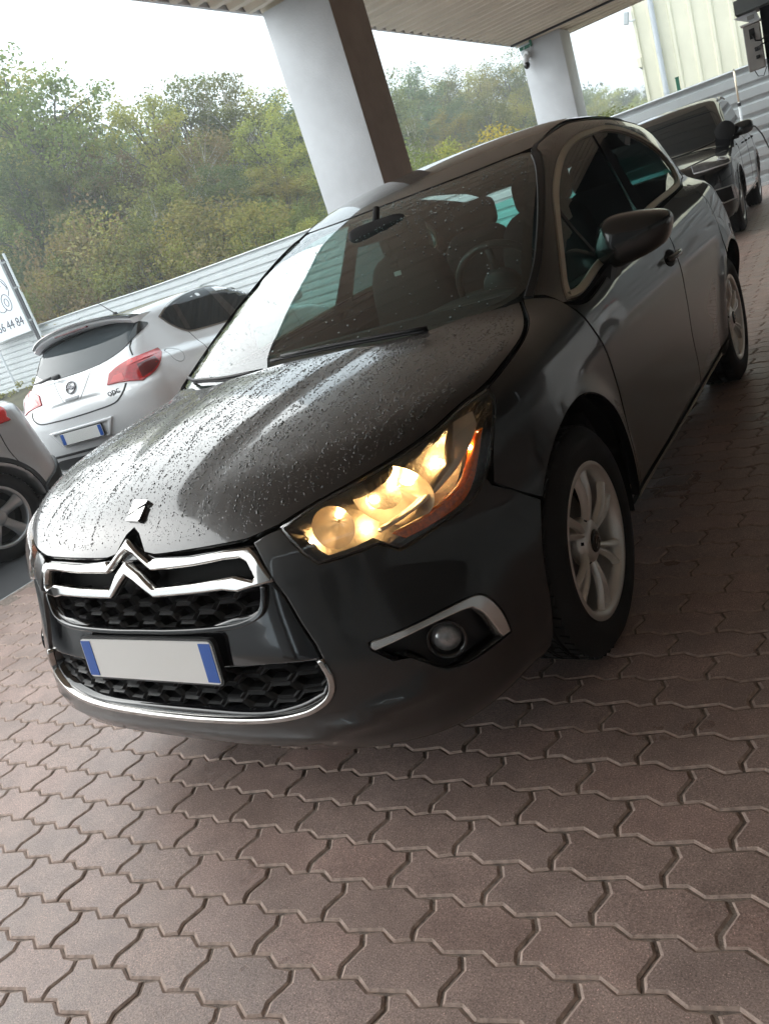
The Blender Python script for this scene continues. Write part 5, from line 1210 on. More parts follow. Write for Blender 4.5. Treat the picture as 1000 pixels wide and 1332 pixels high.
TP = [tree_proto(1, 15, 3.4, .20, 30, 130, .21, M['leaf_g'], M['bark'], bare=6), tree_proto(2, 14, 3.0, .25, 26, 130, .19, M['leaf_y'], M['bark']), tree_proto(3, 15, 3.2, .12, 34, 130, .20, M['leaf_d'], M['bark']),
      tree_proto(4, 15, 2.6, .42, 22, 80, .18, M['leaf_g'], M['bark_p'], crown_r=(.8, 1.3), bare=8), tree_proto(5, 13, 3.0, .15, 30, 115, .20, M['leaf_b'], M['bark_p'], bare=5), tree_proto(6, 15, 3.5, .15, 32, 125, .21, M['leaf_y'], M['bark'], crown_r=(.9, 1.6)),
      tree_proto(7, 14, 2.3, .45, 16, 60, .17, M['leaf_b'], M['bark_p'], crown_r=(.7, 1.2), bare=14)]
kinds = ['broad green', 'yellow green', 'dense dark green', 'thin pale stemmed green', 'bronze tinted', 'broad yellow green', 'thin half bare']
# (px, py of the top, distance, prototype)
T_ = [(8, 96, 34, 0), (40, 118, 38, 2), (-40, 90, 36, 5), (62, 140, 36, 6), (95, 178, 35, 6), (118, 200, 33, 4), (140, 150, 40, 3), (165, 112, 33, 5), (215, 120, 36, 0), (238, 92, 37, 3), (270, 88, 36, 3), (305, 112, 37, 1), (330, 142, 34, 5), (362, 112, 40, 2), (395, 125, 38, 2), (420, 150, 36, 1), (185, 165, 42, 2), (285, 150, 42, 2),
      (70, 215, 30, 0), (150, 235, 29, 4), (25, 190, 30, 2), (210, 225, 30, 1), (265, 215, 29, 2), (320, 215, 29, 5), (360, 220, 30, 1), (405, 240, 31, 2), (-30, 200, 31, 0), (110, 245, 28, 2), (240, 170, 31, 4), (185, 250, 28, 3),
      (505, 96, 60, 2), (535, 98, 66, 1), (565, 95, 64, 0), (592, 92, 70, 5), (620, 84, 66, 1), (650, 78, 68, 0), (675, 80, 72, 2), (705, 88, 74, 0), (520, 150, 48, 3), (575, 140, 50, 5), (625, 130, 52, 0), (665, 120, 55, 1), (545, 135, 58, 2), (600, 120, 58, 2), (690, 140, 56, 2),
      (758, 112, 90, 0), (785, 110, 100, 5), (812, 118, 96, 2), (836, 112, 110, 0), (770, 125, 80, 1), (825, 124, 84, 1), (745, 120, 84, 2), (450, 130, 44, 2), (475, 110, 52, 0), (860, 118, 110, 2)]
ORD = ['first', 'second', 'third', 'fourth', 'fifth', 'sixth', 'seventh', 'eighth', 'ninth', 'tenth', 'eleventh', 'twelfth', 'thirteenth', 'fourteenth', 'fifteenth']
def region(px_): return 0 if px_ < 440 else (1 if px_ < 715 else 2)
WHERE = ['left of the near pillar', 'between the two pillars', 'right of the far pillar']
def place_label(items, i, k_of):
    r = region(items[i][0]); k = k_of(items[i]); sib = sorted([j for j in range(len(items)) if region(items[j][0]) == r and k_of(items[j]) == k], key=lambda j: items[j][0])
    return (f"{ORD[sib.index(i)]} of its kind from left " if len(sib) > 1 else '') + WHERE[r]
for i, (px_, py_, D, k) in enumerate(T_):
    D = max(D, dfence(px_, py_) + 5.5 + (i*2.3) % 5); top = at(px_, py_, D); H = TP[k][2]; g0 = .4 if D < 45 else .2; sc = (top[2] - g0)/(H + .9); rr = random.Random(i)
    w_ = sc*rr.uniform(.9, 1.15)*(1.0 if D < 45 else 1.0); 
    grp = 'trees of the wood' 
    place(TP[k], 'tree', 'crown', 'trunk', f"{kinds[k]} tree, " + place_label(T_, i, lambda t: t[3]), 'tree', grp + ', ' + kinds[k] + ' kind', (top[0], top[1], g0), rr.random()*6.28, (w_, w_, sc))
SP = [shrub_proto(11, 3.0, 1.5, 26, 230, .078, M['leaf_y']), shrub_proto(12, 2.6, 1.4, 24, 230, .075, M['leaf_o']), shrub_proto(13, 3.0, 1.6, 26, 230, .08, M['leaf_g']), shrub_proto(14, 2.4, 1.6, 22, 220, .078, M['leaf_b'])]
sk = ['yellow green', 'orange tinted autumn', 'dark green', 'bronze tinted']
S_ = [(20, 335, 25, 0), (45, 345, 24, 0), (75, 335, 25, 2), (95, 350, 24, 1), (125, 318, 25, 0), (150, 300, 25, 3), (175, 312, 24, 0), (205, 300, 25, 1), (232, 312, 24, 0), (258, 296, 26, 1), (282, 306, 25, 0), (305, 292, 26, 1), (330, 300, 25, 0), (352, 288, 27, 2), (378, 290, 27, 0), (60, 300, 27, 2), (115, 290, 27, 0), (180, 280, 28, 2), (245, 275, 28, 3), (300, 268, 28, 0), (345, 262, 29, 2), (-15, 330, 25, 2), (20, 280, 28, 2), (85, 275, 29, 3), (140, 265, 29, 0), (215, 262, 30, 0), (390, 265, 30, 2),
      (415, 280, 28, 0), (440, 270, 30, 2), (505, 225, 40, 0), (540, 215, 42, 2), (575, 205, 44, 0), (610, 195, 46, 2), (645, 185, 46, 0), (680, 175, 48, 2), (760, 150, 60, 0), (790, 148, 60, 2), (820, 142, 62, 0), (525, 190, 44, 2), (590, 180, 46, 0), (650, 160, 50, 1)]
for i, (px_, py_, D, k) in enumerate(S_):
    D = dfence(px_, py_) + (6.5 if px_ < 70 else 3.4) + (i*1.7) % 3.2; top = at(px_, py_, D); rr = random.Random(100 + i); sc = max(.5, (top[2] - .4)/SP[k][2]); w_ = max(.9, min(1.6, sc))*rr.uniform(.95, 1.2)
    place(SP[k], 'shrub', 'foliage', 'stem', f"{sk[k]} shrub, " + place_label(S_, i, lambda t: t[3]), 'shrub', f'{sk[k]} shrubs behind the fence', (top[0], top[1], .4), rr.random()*6.28, (w_, w_, sc))
# thin far-off mass that closes the wood behind the single trees
rngw = np.random.default_rng(5); cs2 = []
for px_ in np.linspace(-260, 900, 70):
    D = np.interp(px_, [-260, 450, 900], [48, 75, 140]); yt = np.interp(px_, [-260, 0, 300, 500, 700, 900], [200, 190, 180, 140, 120, 130]); top = at(px_, yt, D)
    for q in range(9): f = (q + rngw.random())/9; cs2.append((top[0] + rngw.normal(0, 1.2), top[1] + rngw.normal(0, 2.0), .3 + (top[2] - .3)*f))
V, Fs = leaves(cs2, rngw.uniform(1.6, 2.6, len(cs2)), 60, .55, rngw)
wo = bpy.data.objects.new('far_wood', mesh_fast('far_wood', V, Fs, M['leaf_d'])); COL.objects.link(wo); wo['kind'] = 'stuff'
# weeds at the fence foot
rng = np.random.default_rng(8); cs3 = [at(px_, py_, 27.6) for px_, py_ in zip(rng.uniform(-30, 120, 60), rng.uniform(0, 1, 60)*0 + 505)]
cs3 = []
for q in range(90):
    x = rng.uniform(-27, -8); cs3.append(np.array(fb(x, 15.0 + rng.normal(0, .12), gz(x, 15.0) + .05 + .25*rng.random()**2)))
V, Fs = leaves(cs3, rng.uniform(.1, .22, len(cs3)), 30, .10, rng); wd = bpy.data.objects.new('weeds', mesh_fast('weeds', V, Fs, M['leaf_y'])); COL.objects.link(wd); wd['kind'] = 'stuff'

# thin autumn mist
hz = MB(); hz.box((0, 0, 15.0), (640, 640, 32.4)); hm = bpy.data.materials.new('mist'); hm.use_nodes = True; ht = hm.node_tree; ht.nodes.clear()
ho = N_(ht, 'ShaderNodeOutputMaterial'); hv = N_(ht, 'ShaderNodeVolumePrincipled'); hv.inputs['Density'].default_value = .004; hv.inputs['Color'].default_value = (.93, .96, 1, 1); hv.inputs['Anisotropy'].default_value = .2
ht.links.new(hv.outputs[0], ho.inputs['Volume']); setp(hz.build('haze', hm), kind='stuff')
# ------------------------------------------------------------------ the three other cars (bodies as smooth solids)
def car_F(prof, wid, yr, yf, top, roof, rw, ws, zb=.2, hw0=.80, belt=.95, tumble=.45, plan=None, arches=(), ar=.36, kr=.14, kf=.12, rb=(.12, .40), fbw=(.05, .30), ra=.24, wa=.16, kroof=.07, ktop=.05, flare=.015):
    """y runs forward, rear bumper near y = 0"""
    def f(P):
        x, y, z = P[..., 0], P[..., 1], P[..., 2]; ax = np.sqrt(x*x + 1e-4); fl = 0
        cut = None
        for cy in arches:
            r = np.hypot(y - cy, z - ar + .02); fl = fl + flare*np.exp(-((r - ar - .05)/.06)**2)
            c = np.minimum(ar + .045 - r, ax - .5); cut = c if cut is None else np.maximum(cut, c)
        side = ax - (prof(z) + wid(y) + fl)
        rear = (yr(z) + rb[0]*ax**2 + rb[1]*ax**6 - y)*.85
        front = (y - (yf(z) - fbw[0]*ax**2 - fbw[1]*ax**4))*.85
        a = smax(smax(side, rear, kr), front, kf)
        a = smax(a, z - (top(y) - .05*ax**2 - .06*ax**4), ktop); a = smax(a, zb - z, .03)
        gs = (ax - (hw0 - (z - belt)*tumble + plan(y)))*.9
        gr = (rw(z) + ra*ax**2 - y)*.55; gf = (y - (ws(z) - wa*ax**2 - .25*ax**4))*.5
        g = smax(smax(smax(gs, gr, .08), gf, .08), z - (roof(y) - .05*ax**2 - .07*ax**4), kroof); g = smax(g, belt - .1 - z, .02)
        b = smin(a, g, .04)
        return smax(b, cut, .012) if cut is not None else b
    return f
FW = car_F(Sp((.18, .83), (.3, .90), (.5, .915), (.72, .915), (.85, .895), (.95, .865), (1.1, .80)), Sp((-.1, -.06), (.3, -.02), (.9, 0), (2, -.005), (3.5, 0), (4.4, -.08)),
    Sp((.2, .10), (.28, .03), (.45, -.035), (.60, -.045), (.72, -.04), (.80, -.02), (.86, .035), (.95, .075), (1.05, .13), (1.15, .2)),
    Sp((.2, 4.3), (.5, 4.41), (.75, 4.32), (1, 3.9)), Sp((-.1, 1.03), (.2, 1.06), (.6, 1.05), (1.6, 1.0), (2.8, 1.0), (3.4, .96), (4.2, .76), (4.4, .68)),
    Sp((.1, 1.36), (.5, 1.425), (.9, 1.462), (1.5, 1.482), (2.1, 1.465), (2.6, 1.40), (3.4, 1.2)), Sp((.9, .03), (1.05, .13), (1.2, .27), (1.38, .46), (1.5, .62)),
    Sp((.9, 3.5), (1.0, 3.22), (1.2, 2.75), (1.4, 2.25), (1.5, 2.0)), hw0=.845, belt=.96, tumble=.43, plan=Sp((0, -.16), (.5, -.07), (1.0, -.02), (1.8, 0), (2.8, 0), (3.4, -.05)), arches=(.86, 3.55), ar=.335, kr=.08, rb=(.10, .30))
FS = car_F(Sp((.2, .85), (.35, .885), (.6, .90), (.85, .895), (1.0, .86), (1.15, .80)), Sp((-.1, -.05), (.5, 0), (3.5, 0), (4.3, -.08)),
    Sp((.25, .06), (.36, -.02), (.55, -.04), (.75, -.01), (.95, .02), (1.1, .07), (1.3, .17)), Sp((.2, 4.2), (.5, 4.3), (.8, 4.2), (1, 3.8)),
    Sp((-.1, 1.12), (.5, 1.13), (3.0, 1.08), (4.2, .85)), Sp((.1, 1.48), (.6, 1.57), (1.5, 1.62), (2.4, 1.56), (3.4, 1.3)), Sp((.9, .06), (1.1, .14), (1.3, .26), (1.5, .4)),
    Sp((.9, 3.6), (1.1, 3.2), (1.3, 2.8), (1.5, 2.4)), zb=.24, hw0=.83, belt=1.05, tumble=.35, plan=Sp((0, -.08), (.6, 0), (3, 0), (3.6, -.05)), arches=(.68, 3.25), ar=.345, flare=.03, kr=.08, rb=(.08, .22))
# black car: nose towards -y, origin on the ground under the front axle (y runs backward, so 'rear' below is its nose)
FA = car_F(Sp((.22, .85), (.4, .93), (.6, .945), (.85, .935), (1.0, .90), (1.15, .84)), Sp((-.95, -.06), (-.5, -.01), (3.0, 0), (3.6, -.06)),
    Sp((.22, -.78), (.35, -.87), (.55, -.895), (.8, -.875), (.92, -.80), (1.0, -.70), (1.1, -.2)), Sp((.2, 3.6), (.7, 3.72), (1.1, 3.6)),
    Sp((-.9, .88), (-.7, .955), (-.3, 1.02), (.2, 1.075), (.6, 1.10), (3.6, 1.12)), Sp((.6, 1.53), (1.0, 1.635), (1.5, 1.685), (2.2, 1.68), (3.0, 1.60), (3.5, 1.5)), Sp((.9, -.05), (1.05, .28), (1.25, .62), (1.45, .98), (1.6, 1.3)),
    Sp((1.0, 3.6), (1.3, 3.4), (1.6, 3.0)), zb=.24, hw0=.875, belt=1.05, tumble=.36, plan=Sp((0, -.02), (.8, 0), (2.6, 0), (3.4, -.08)), arches=(0, 2.82), ar=.37, flare=.02, ra=.20, wa=.1, rb=(.10, .22))
def add_body(F_, lo, hi, h, m, root, name='body'):
    V, Fs, Nn = surf_nets(F_, lo, hi, h); return obj(name, V, Fs, m, root, True, Nn)
RW = Wrap(1.6, -1, 1.0); RW.t0 = -2.4; SL = Par((1, 0, 0), t0=-1.4, t1=-.3); SR = Par((-1, 0, 0), t0=-1.4, t1=-.3)
def mx_(pts): return [(-x, y, z) for x, y, z in pts]
M['gap'] = mat('panel_gap', (.03, .03, .03), .7); M['chrome_d'] = mat('dark_chrome', (.12, .12, .13), .15, .9); M['redb'] = mat('bright_red_lens', (.62, .03, .03), .12, 0, .8)
M['alloy2'] = mat('silver_alloy', (.52, .53, .54), .35, .8)
# ---- white hatchback
wc = thing('parked_hatchback', 'white hatchback seen from behind with black roof spoiler parked by the white fence', 'car', (-4.708, 2.49, 0), .185)
body = add_body(FW, (-1.1, -.15, .1), (1.1, 4.6, 1.6), .04, M['white'], wc)
ov = dict(lip=.004, bev=.002, off=.005, inset=0)
rwp = [(0, .14, 1.073), (.25, .15, 1.080), (.40, .21, 1.098), (.563, .296, 1.15), (.625, .396, 1.206), (.66, .60, 1.275), (.652, .63, 1.292), (.60, .54, 1.340), (.40, .51, 1.384), (0, .53, 1.402)]
panel('rear_window', FW, RW, sym(rwp), M['dglass2'], wc, step=.05, **ov)
cor = [(.585, .30, 1.16), (.64, .41, 1.215), (.668, .61, 1.278), (.657, .63, 1.296), (.604, .545, 1.342)]
panel('window_corner', FW, RW, cor, M['gloss'], wc, both=True, step=.03, lip=.004, bev=.002, off=.008, inset=0)
lt = [(.418, .06, .897), (.446, .113, .985), (.53, .158, 1.022), (.640, .23, 1.045), (.738, .517, 1.056), (.792, .489, 1.005), (.842, .36, .946), (.826, .26, .885), (.745, .15, .842), (.64, .106, .872), (.532, .079, .888)]
for mir in (False, True):
    tl = panel('tail_light', FW, RW, lt, M['red'], wc, mirror=mir, step=.03, lip=.012, bev=.004, off=.012, inset=0)
    panel('light_band', FW, RW, [(.628, .20, 1.04), (.730, .45, 1.052), (.782, .46, 1.005), (.70, .28, 1.005), (.62, .18, .995)], M['redb'], tl, mirror=mir, step=.03, lip=.003, bev=.001, off=.0145, inset=0)
    panel('light_smoke', FW, RW, [(.70, .22, .985), (.77, .40, .995), (.83, .35, .945), (.815, .27, .90), (.74, .17, .865), (.72, .20, .92)], M['redd'], tl, mirror=mir, step=.03, lip=.003, bev=.001, off=.0146, inset=0)
    panel('light_lens', FW, RW, [(.45, .08, .905), (.50, .09, .955), (.58, .12, .96), (.60, .11, .895), (.53, .09, .897)], M['redb'], tl, mirror=mir, step=.03, lip=.003, bev=.001, off=.0147, inset=0)
gk = dict(step=.03, lip=.002)
grow_strip(FW, RW, [(.600, .40, 1.19), (.612, .317, 1.149), (.645, .27, 1.07)], .009, .003, 'tailgate_gap', M['gap'], wc, **gk)
grow_strip(FW, RW, [(.603, .087, .868), (.564, .028, .792), (.473, -.007, .738), (.25, -.03, .724), (0, -.04, .72), (-.25, -.03, .724), (-.473, -.007, .738), (-.564, .028, .792), (-.603, .087, .868)], .012, .003, 'bumper_gap', M['gap'], wc, both=False, **gk)
rec = [(-.40, -.02, .632), (.40, -.02, .632), (.30, -.03, .472), (-.30, -.03, .472)]
ur = RW.to2(np.array(rec)); ur = resample(ur, .03, False); ur = ur if area2(ur) > 0 else ur[::-1]
panel('plate_recess', FW, RW, ur, M['white'], wc, holes=[shrink(ur, .022)], is2=True, step=.02, lip=.02, bev=.006, off=.016, inset=0)
plate_at(wc, Matrix.Translation((0, -.062, .548)) @ Matrix.Rotation(math.radians(-4), 4, 'X'))
grow_strip(FW, RW, [(-.80, .15, .385), (-.589, .038, .388), (0, -.022, .392), (.589, .038, .388), (.80, .15, .385)], .026, .004, 'bumper_insert', M['plastic'], wc, both=False, step=.04, lip=.004)
panel('diffuser', FW, RW, sym([(0, .0, .345), (.5, .03, .345), (.62, .06, .30), (.62, .08, .24), (0, .05, .235)]), M['plastic'], wc, step=.05, **ov)
# roof spoiler with a black lip
def slab(name, secs, m, root):
    n = len(secs[0]); V = [p for s_ in secs for p in s_]; Fs = [(i*n + j, i*n + (j + 1) % n, (i + 1)*n + (j + 1) % n, (i + 1)*n + j) for i in range(len(secs) - 1) for j in range(n)]
    Fs += [tuple(range(n))[::-1], tuple((len(secs) - 1)*n + j for j in range(n))]; b = MB(); b.add(V, Fs); return b.build(name, m, root, sharp=45)
xs = np.linspace(-.625, .625, 17); S1, S2 = [], []
for x in xs:
    q = (x/.625)**2; zt = 1.470 - .055*q - .03*q**3; yt = .36 + .10*q
    S1.append([(x, yt + .50, zt - .012 + .0*q), (x, yt + .2, zt + .006), (x, yt, zt), (x, yt - .012, zt - .018), (x, yt + .03, zt - .055), (x, yt + .16, zt - .05), (x, yt + .3, zt - .07)])
    S2.append([(x, yt + .14, zt + .008), (x, yt + .05, zt + .022), (x, yt - .045 + .03*q, zt + .030 - .006*q), (x, yt - .052 + .03*q, zt + .018 - .006*q), (x, yt + .0, zt - .004), (x, yt + .14, zt - .002)])
slab('roof_spoiler', S1, M['white'], wc); slab('spoiler_lip', S2, M['gloss'], wc)
b = MB(); b.box((0, .364, 1.438), (.42, .03, .020), bev=.006); b.build('brake_light', M['redd'], wc)
# emblem, lettering, wiper, handle
eP, eN = lift(FW, RW, RW.to2(np.array([[0, .073, .972]])), .010); q = Vector((0, 0, 1)).rotation_difference(Vector(eN[0])).to_matrix().to_4x4(); q.translation = Vector(eP[0])
b = MB(); b.tube([(.055*math.cos(t), .055*math.sin(t), 0) for t in np.linspace(0, 2*math.pi, 28, endpoint=False)], .007, 6, closed=True)
b.prism([(-.062, -.004), (.004, -.004), (-.012, -.018), (.030, -.012), (.062, .006), (.000, .006), (.014, .019), (-.028, .014)], -.003, .004); b.V = [tuple(q @ Vector(v)) for v in b.V]; b.build('emblem', M['chrome_d'], wc)
t_ = text('opc', .085, (0, 0, 0), wc, M['gloss'], 'badge'); t_.location = (.55, .028, .812); t_.rotation_euler = (math.radians(84), math.radians(-4), math.radians(14))
b = MB(); b.tube([(-.56, .20, 1.098), (-.40, .155, 1.098), (-.17, .118, 1.112)], [.008, .016, .012], 6); b.add(*blob((-.16, .11, 1.10), (.05, .02, .025), 3, 8)); b.build('rear_wiper', M['plastic'], wc, True)
grow_strip(FW, RW, [(-.235, .14, 1.06), (-.115, .015, .877), (-.07, .01, .842), (.07, .01, .842), (.115, .015, .877), (.235, .14, 1.06)], .007, .002, 'handle_gap', M['gap2'], wc, both=False, **gk)
panel('gate_handle', FW, RW, [(-.09, .02, .892), (.09, .02, .892), (.075, .02, .868), (-.075, .02, .868)], M['gap2'], wc, step=.03, lip=.004, bev=.002, off=.006, inset=0)
# side
sw = [(.661, .835, 1.305), (.65, 1.0, 1.365), (.632, 1.25, 1.412), (.615, 1.55, 1.436), (.605, 1.9, 1.434), (.61, 2.2, 1.40), (.65, 2.5, 1.33), (.74, 2.85, 1.16), (.80, 3.0, 1.02), (.80, 2.5, 1.03), (.80, 1.75, 1.055), (.78, 1.2, 1.085), (.762, 1.02, 1.112), (.71, .90, 1.20)]
su = SR.to2(np.array(sw)); su = resample(su, .04, True, 50); su = su if area2(su) > 0 else su[::-1]
panel('side_window', FW, SR, su, M['dglass'], wc, both=True, is2=True, step=.06, lip=.004, bev=.002, off=.006, inset=0)
panel('window_trim', FW, SR, shrink(su, -.016), M['chrome'], wc, both=True, is2=True, holes=[shrink(su, -.002)], step=.02, lip=.006, bev=.002, off=.007, inset=0)
panel('rear_pillar', FW, SR, [(.653, 1.10, 1.385), (.66, 1.18, 1.39), (.78, 1.08, 1.105), (.77, 1.01, 1.118)], M['gloss'], wc, both=True, step=.03, lip=.002, bev=.001, off=.008, inset=0)
panel('door_pillar', FW, SR, [(.617, 1.77, 1.435), (.617, 1.88, 1.434), (.80, 1.98, 1.05), (.80, 1.80, 1.055)], M['gloss'], wc, both=True, step=.03, lip=.002, bev=.001, off=.008, inset=0)
grow_strip(FW, SR, [(.77, 1.03, 1.09), (.84, 1.05, 1.0), (.89, 1.06, .86), (.90, 1.16, .74), (.91, 1.28, .60), (.91, 1.32, .40), (.9, 1.34, .28)], .008, .002, 'door_gap', M['gap'], wc, **gk)
grow_strip(FW, SR, [(.8, 2.95, 1.0), (.9, 3.0, .85), (.91, 3.0, .6), (.9, 2.95, .3)], .008, .002, 'door_gap', M['gap'], wc, **gk)
grow_strip(FW, SR, [(.85, .60 + .085*math.cos(t), .945 + .075*math.sin(t)) for t in np.linspace(0, 2*math.pi, 24)], .005, .002, 'fuel_flap_gap', M['gap2'], wc, both=False, **gk)
b = MB()
Ph, Nh = lift(FW, SR, SR.to2(np.array([[.9, 1.22 + .2*k/8, .925] for k in range(9)])), .018); b.tube(Ph, .016, 8); b.tube(Ph*np.array([-1, 1, 1]), .016, 8); b.build('door_handle', M['white'], wc, True)
b = MB(); b.tube([(0, 1.05, 1.48), (0, .86, 1.63)], [.006, .003], 6); b.lathe([(1.465, .03), (1.49, .02), (1.495, .001)], 'z', 10, (0, 1.05, 0)); b.build('antenna', M['plastic'], wc)
for y_ in (.86, 3.55):
    for s in (1, -1): wheel(wc, (s*.80, y_, .335), s, m_rim=M['alloy2'], emblem=False, pair=False, spokes=7, twist=.1)
b = MB(); b.box((0, 2.2, .26), (1.5, 3.9, .1)); b.build('underbody', M['dark'], wc)
for s in (1, -1):
    b = MB(); b.add(*blob((s*.98, 2.95, 1.05), (.11, .09, .075), 3)); b.box((s*.87, 2.93, 1.0), (.12, .05, .04)); b.build('door_mirror', M['white'], wc, True)
seats(wc, (1.35, 2.3), (.36, -.36), 0)

# ---- silver car at the left edge
sc_ = thing('parked_car', 'silver car with black lower bumper cut off by the left edge of the photo', 'car', (-4.772, 1.773, 0), math.pi - .12)
FS2 = FS
add_body(FS, (-1.1, -.15, .15), (1.1, 4.5, 1.8), .045, M['silver'], sc_)
st_l = [(-.72, .22, 1.15), (-.80, .24, 1.08), (-.86, .27, .985), (-.862, .265, .955), (-.87, .36, .955), (-.86, .5, 1.0), (-.82, .55, 1.08), (-.74, .45, 1.165)]
for mir in (False, True):
    tl = panel('tail_light', FS, RW, st_l if not mir else st_l, M['redb'], sc_, mirror=mir, step=.03, lip=.014, bev=.005, off=.012, inset=0)
bb = [(-.92, .24, .60), (-.85, .12, .60), (-.72, .03, .625), (-.60, .0, .64), (-.3, -.03, .64), (0, -.04, .64)]
low = [(0, 0, .27), (-.6, .02, .27), (-.80, .10, .27), (-.90, .30, .30), (-.915, .265, .42)]
panel('lower_bumper', FS, RW, sym([(-x, y, z) for x, y, z in ([(0, -.04, .58), (-.3, -.03, .58), (-.62, .0, .575), (-.76, .05, .55), (-.86, .14, .47), (-.905, .27, .41), (-.905, .28, .30), (-.80, .10, .27), (-.6, .02, .27), (0, 0, .27)])]), M['plastic'], sc_, step=.05, lip=.02, bev=.008, off=.022, inset=0)
grow_strip(FS, SL, [(-.86, .40, .95), (-.88, .40, .80), (-.89, .385, .70), (-.89, .36, .62)], .007, .003, 'bumper_gap', M['gap'], sc_, **gk)
grow_strip(FS, SL, [(-.9, .68 + .42*math.cos(t), .345 + .42*math.sin(t)) for t in np.linspace(-.1, math.pi + .1, 30)], .04, .004, 'arch_trim', M['plastic'], sc_, step=.03, lip=.01)
swn = [(-.8, .75, 1.14), (-.78, .62, 1.3), (-.72, .75, 1.45), (-.68, 1.6, 1.5), (-.7, 2.4, 1.45), (-.8, 3.0, 1.15)]
panel('side_window', FS, SL, swn, M['dglass'], sc_, both=True, step=.08, lip=.004, bev=.002, off=.006, inset=0)
panel('rear_window', FS, RW, sym([(0, .16, 1.18), (.5, .25, 1.18), (.56, .35, 1.4), (.45, .38, 1.46), (0, .36, 1.47)]), M['dglass'], sc_, step=.06, **ov)
for y_ in (.68, 3.25):
    for s in (1, -1): wheel(sc_, (s*.79, y_, .335), s, rim=.228, m_rim=M['alloy2'], emblem=False, pair=False, spokes=5, twist=.0)
b = MB(); b.box((0, 2.1, .28), (1.5, 3.7, .1)); b.build('underbody', M['dark'], sc_)

# ---- black car behind
ac = thing('parked_suv', 'black sport utility car facing forward in front of the grey fence', 'car', fb(-.42, 9.30, 0), TH)
add_body(FA, (-1.1, -1.05, .15), (1.1, 3.9, 1.8), .045, M['navy'], ac)
AW = Par((0, .85, -.5), t0=-2, t1=1.5); AF = Wrap(.6, -1); AF.t0 = -2.0
aw = [(0, .30, 1.09), (.40, .38, 1.09), (.66, .52, 1.10), (.72, .66, 1.17), (.69, .80, 1.28), (.60, 1.14, 1.50), (.54, 1.32, 1.58), (.3, 1.2, 1.60), (0, 1.15, 1.60)]
panel('windscreen', FA, AW, sym(aw), M['dglass'], ac, step=.06, **ov)
au = AW.to2(np.array(sym(aw))); au = resample(au, .05, True, 40); au = au if area2(au) > 0 else au[::-1]
panel('screen_seal', FA, AW, shrink(au, -.012), M['gloss'], ac, is2=True, holes=[shrink(au, .012)], step=.02, lip=.004, bev=.002, off=.007, inset=0)
asw = [(.80, .62, 1.13), (.75, .85, 1.27), (.69, 1.15, 1.45), (.66, 1.5, 1.56), (.65, 2.2, 1.58), (.67, 2.9, 1.54), (.72, 3.25, 1.42), (.80, 3.3, 1.2), (.83, 2.6, 1.14), (.84, 1.5, 1.11)]
panel('side_window', FA, SR, asw, M['dglass'], ac, both=True, step=.07, **ov)
grow_strip(FA, SR, [(.645, 1.5, 1.60), (.64, 1.9, 1.63), (.64, 2.4, 1.63), (.66, 3.0, 1.58)], .022, .02, 'roof_rail', M['alloy2'], ac, step=.06, lip=.03)
lamp = [(.50, -.68, .944), (.61, -.60, .955), (.774, -.33, .970), (.885, -.20, .965), (.915, -.45, .87), (.90, -.56, .845), (.764, -.748, .845), (.62, -.804, .845), (.53, -.80, .875)]
for mir in (False, True):
    hl_ = panel('headlight', FA, AF, lamp, M['lamp_d'], ac, mirror=mir, step=.03, lip=.012, bev=.004, off=.008, inset=0)
    P_, N_n = lift(FA, AF, AF.to2(np.array([[.82, -.555, .915]])), .014); s = -1 if mir else 1; q = Vector((0, 0, 1)).rotation_difference(Vector(N_n[0]*np.array([s, 1, 1]))).to_matrix().to_4x4(); q.translation = Vector(P_[0]*np.array([s, 1, 1]))
    b = MB(); b.tube([(.05*math.cos(t), .05*math.sin(t), 0) for t in np.linspace(0, 2*math.pi, 24, endpoint=False)], .007, 6, closed=True); b.V = [tuple(q @ Vector(v)) for v in b.V]; b.build('lamp_ring', M['edge'], hl_, True)
    b = MB(); b.lathe([(-.01, .04), (.008, .03), (.014, .001)], 'z', 20); b.V = [tuple(q @ Vector(v)) for v in b.V]; b.build('projector', M['foglens'], hl_, True)
    grow_strip(FA, AF, [(.53, -.79, .862), (.65, -.79, .856), (.77, -.735, .856), (.89, -.58, .856), (.905, -.5, .875), (.90, -.42, .905)], .012, .011, 'light_strip', M['edge'], hl_, both=False, step=.02, lip=.004) if not mir else None
    fo_ = [(.70, -.80, .622), (.90, -.645, .615), (.915, -.606, .447), (.79, -.755, .440), (.72, -.79, .47)]
    fu = AF.to2(np.array(fo_)); fu = resample(fu, .03, False); fu = fu if area2(fu) > 0 else fu[::-1]
    fp = panel('air_intake', FA, AF, fu, M['dark'], ac, mirror=mir, is2=True, step=.03, lip=.004, bev=.001, off=.004, inset=0)
    panel('intake_frame', FA, AF, fu, M['alloy2'], fp, mirror=mir, is2=True, holes=[shrink(fu, .014)], step=.02, lip=.014, bev=.003, off=.016, inset=0)
gr_ = sym([(0, -.88, .86), (.30, -.87, .86), (.44, -.83, .80), (.40, -.85, .52), (.28, -.87, .44), (0, -.89, .44)])
gu = AF.to2(np.array(gr_)); gu = resample(gu, .04, False); gu = gu if area2(gu) > 0 else gu[::-1]
gp_ = panel('grille', FA, AF, gu, M['dark'], ac, is2=True, step=.05, lip=.004, bev=.001, off=.004, inset=0)
panel('grille_frame', FA, AF, gu, M['alloy2'], gp_, is2=True, holes=[shrink(gu, .025)], step=.03, lip=.016, bev=.004, off=.018, inset=0)
for k in range(5): grow_strip(FA, AF, [(-.36, -.84, .50 + .07*k), (0, -.89, .50 + .07*k), (.36, -.84, .50 + .07*k)], .014, .012, 'grille_slat', M['chrome_d'], gp_, both=False, step=.06, lip=.008)
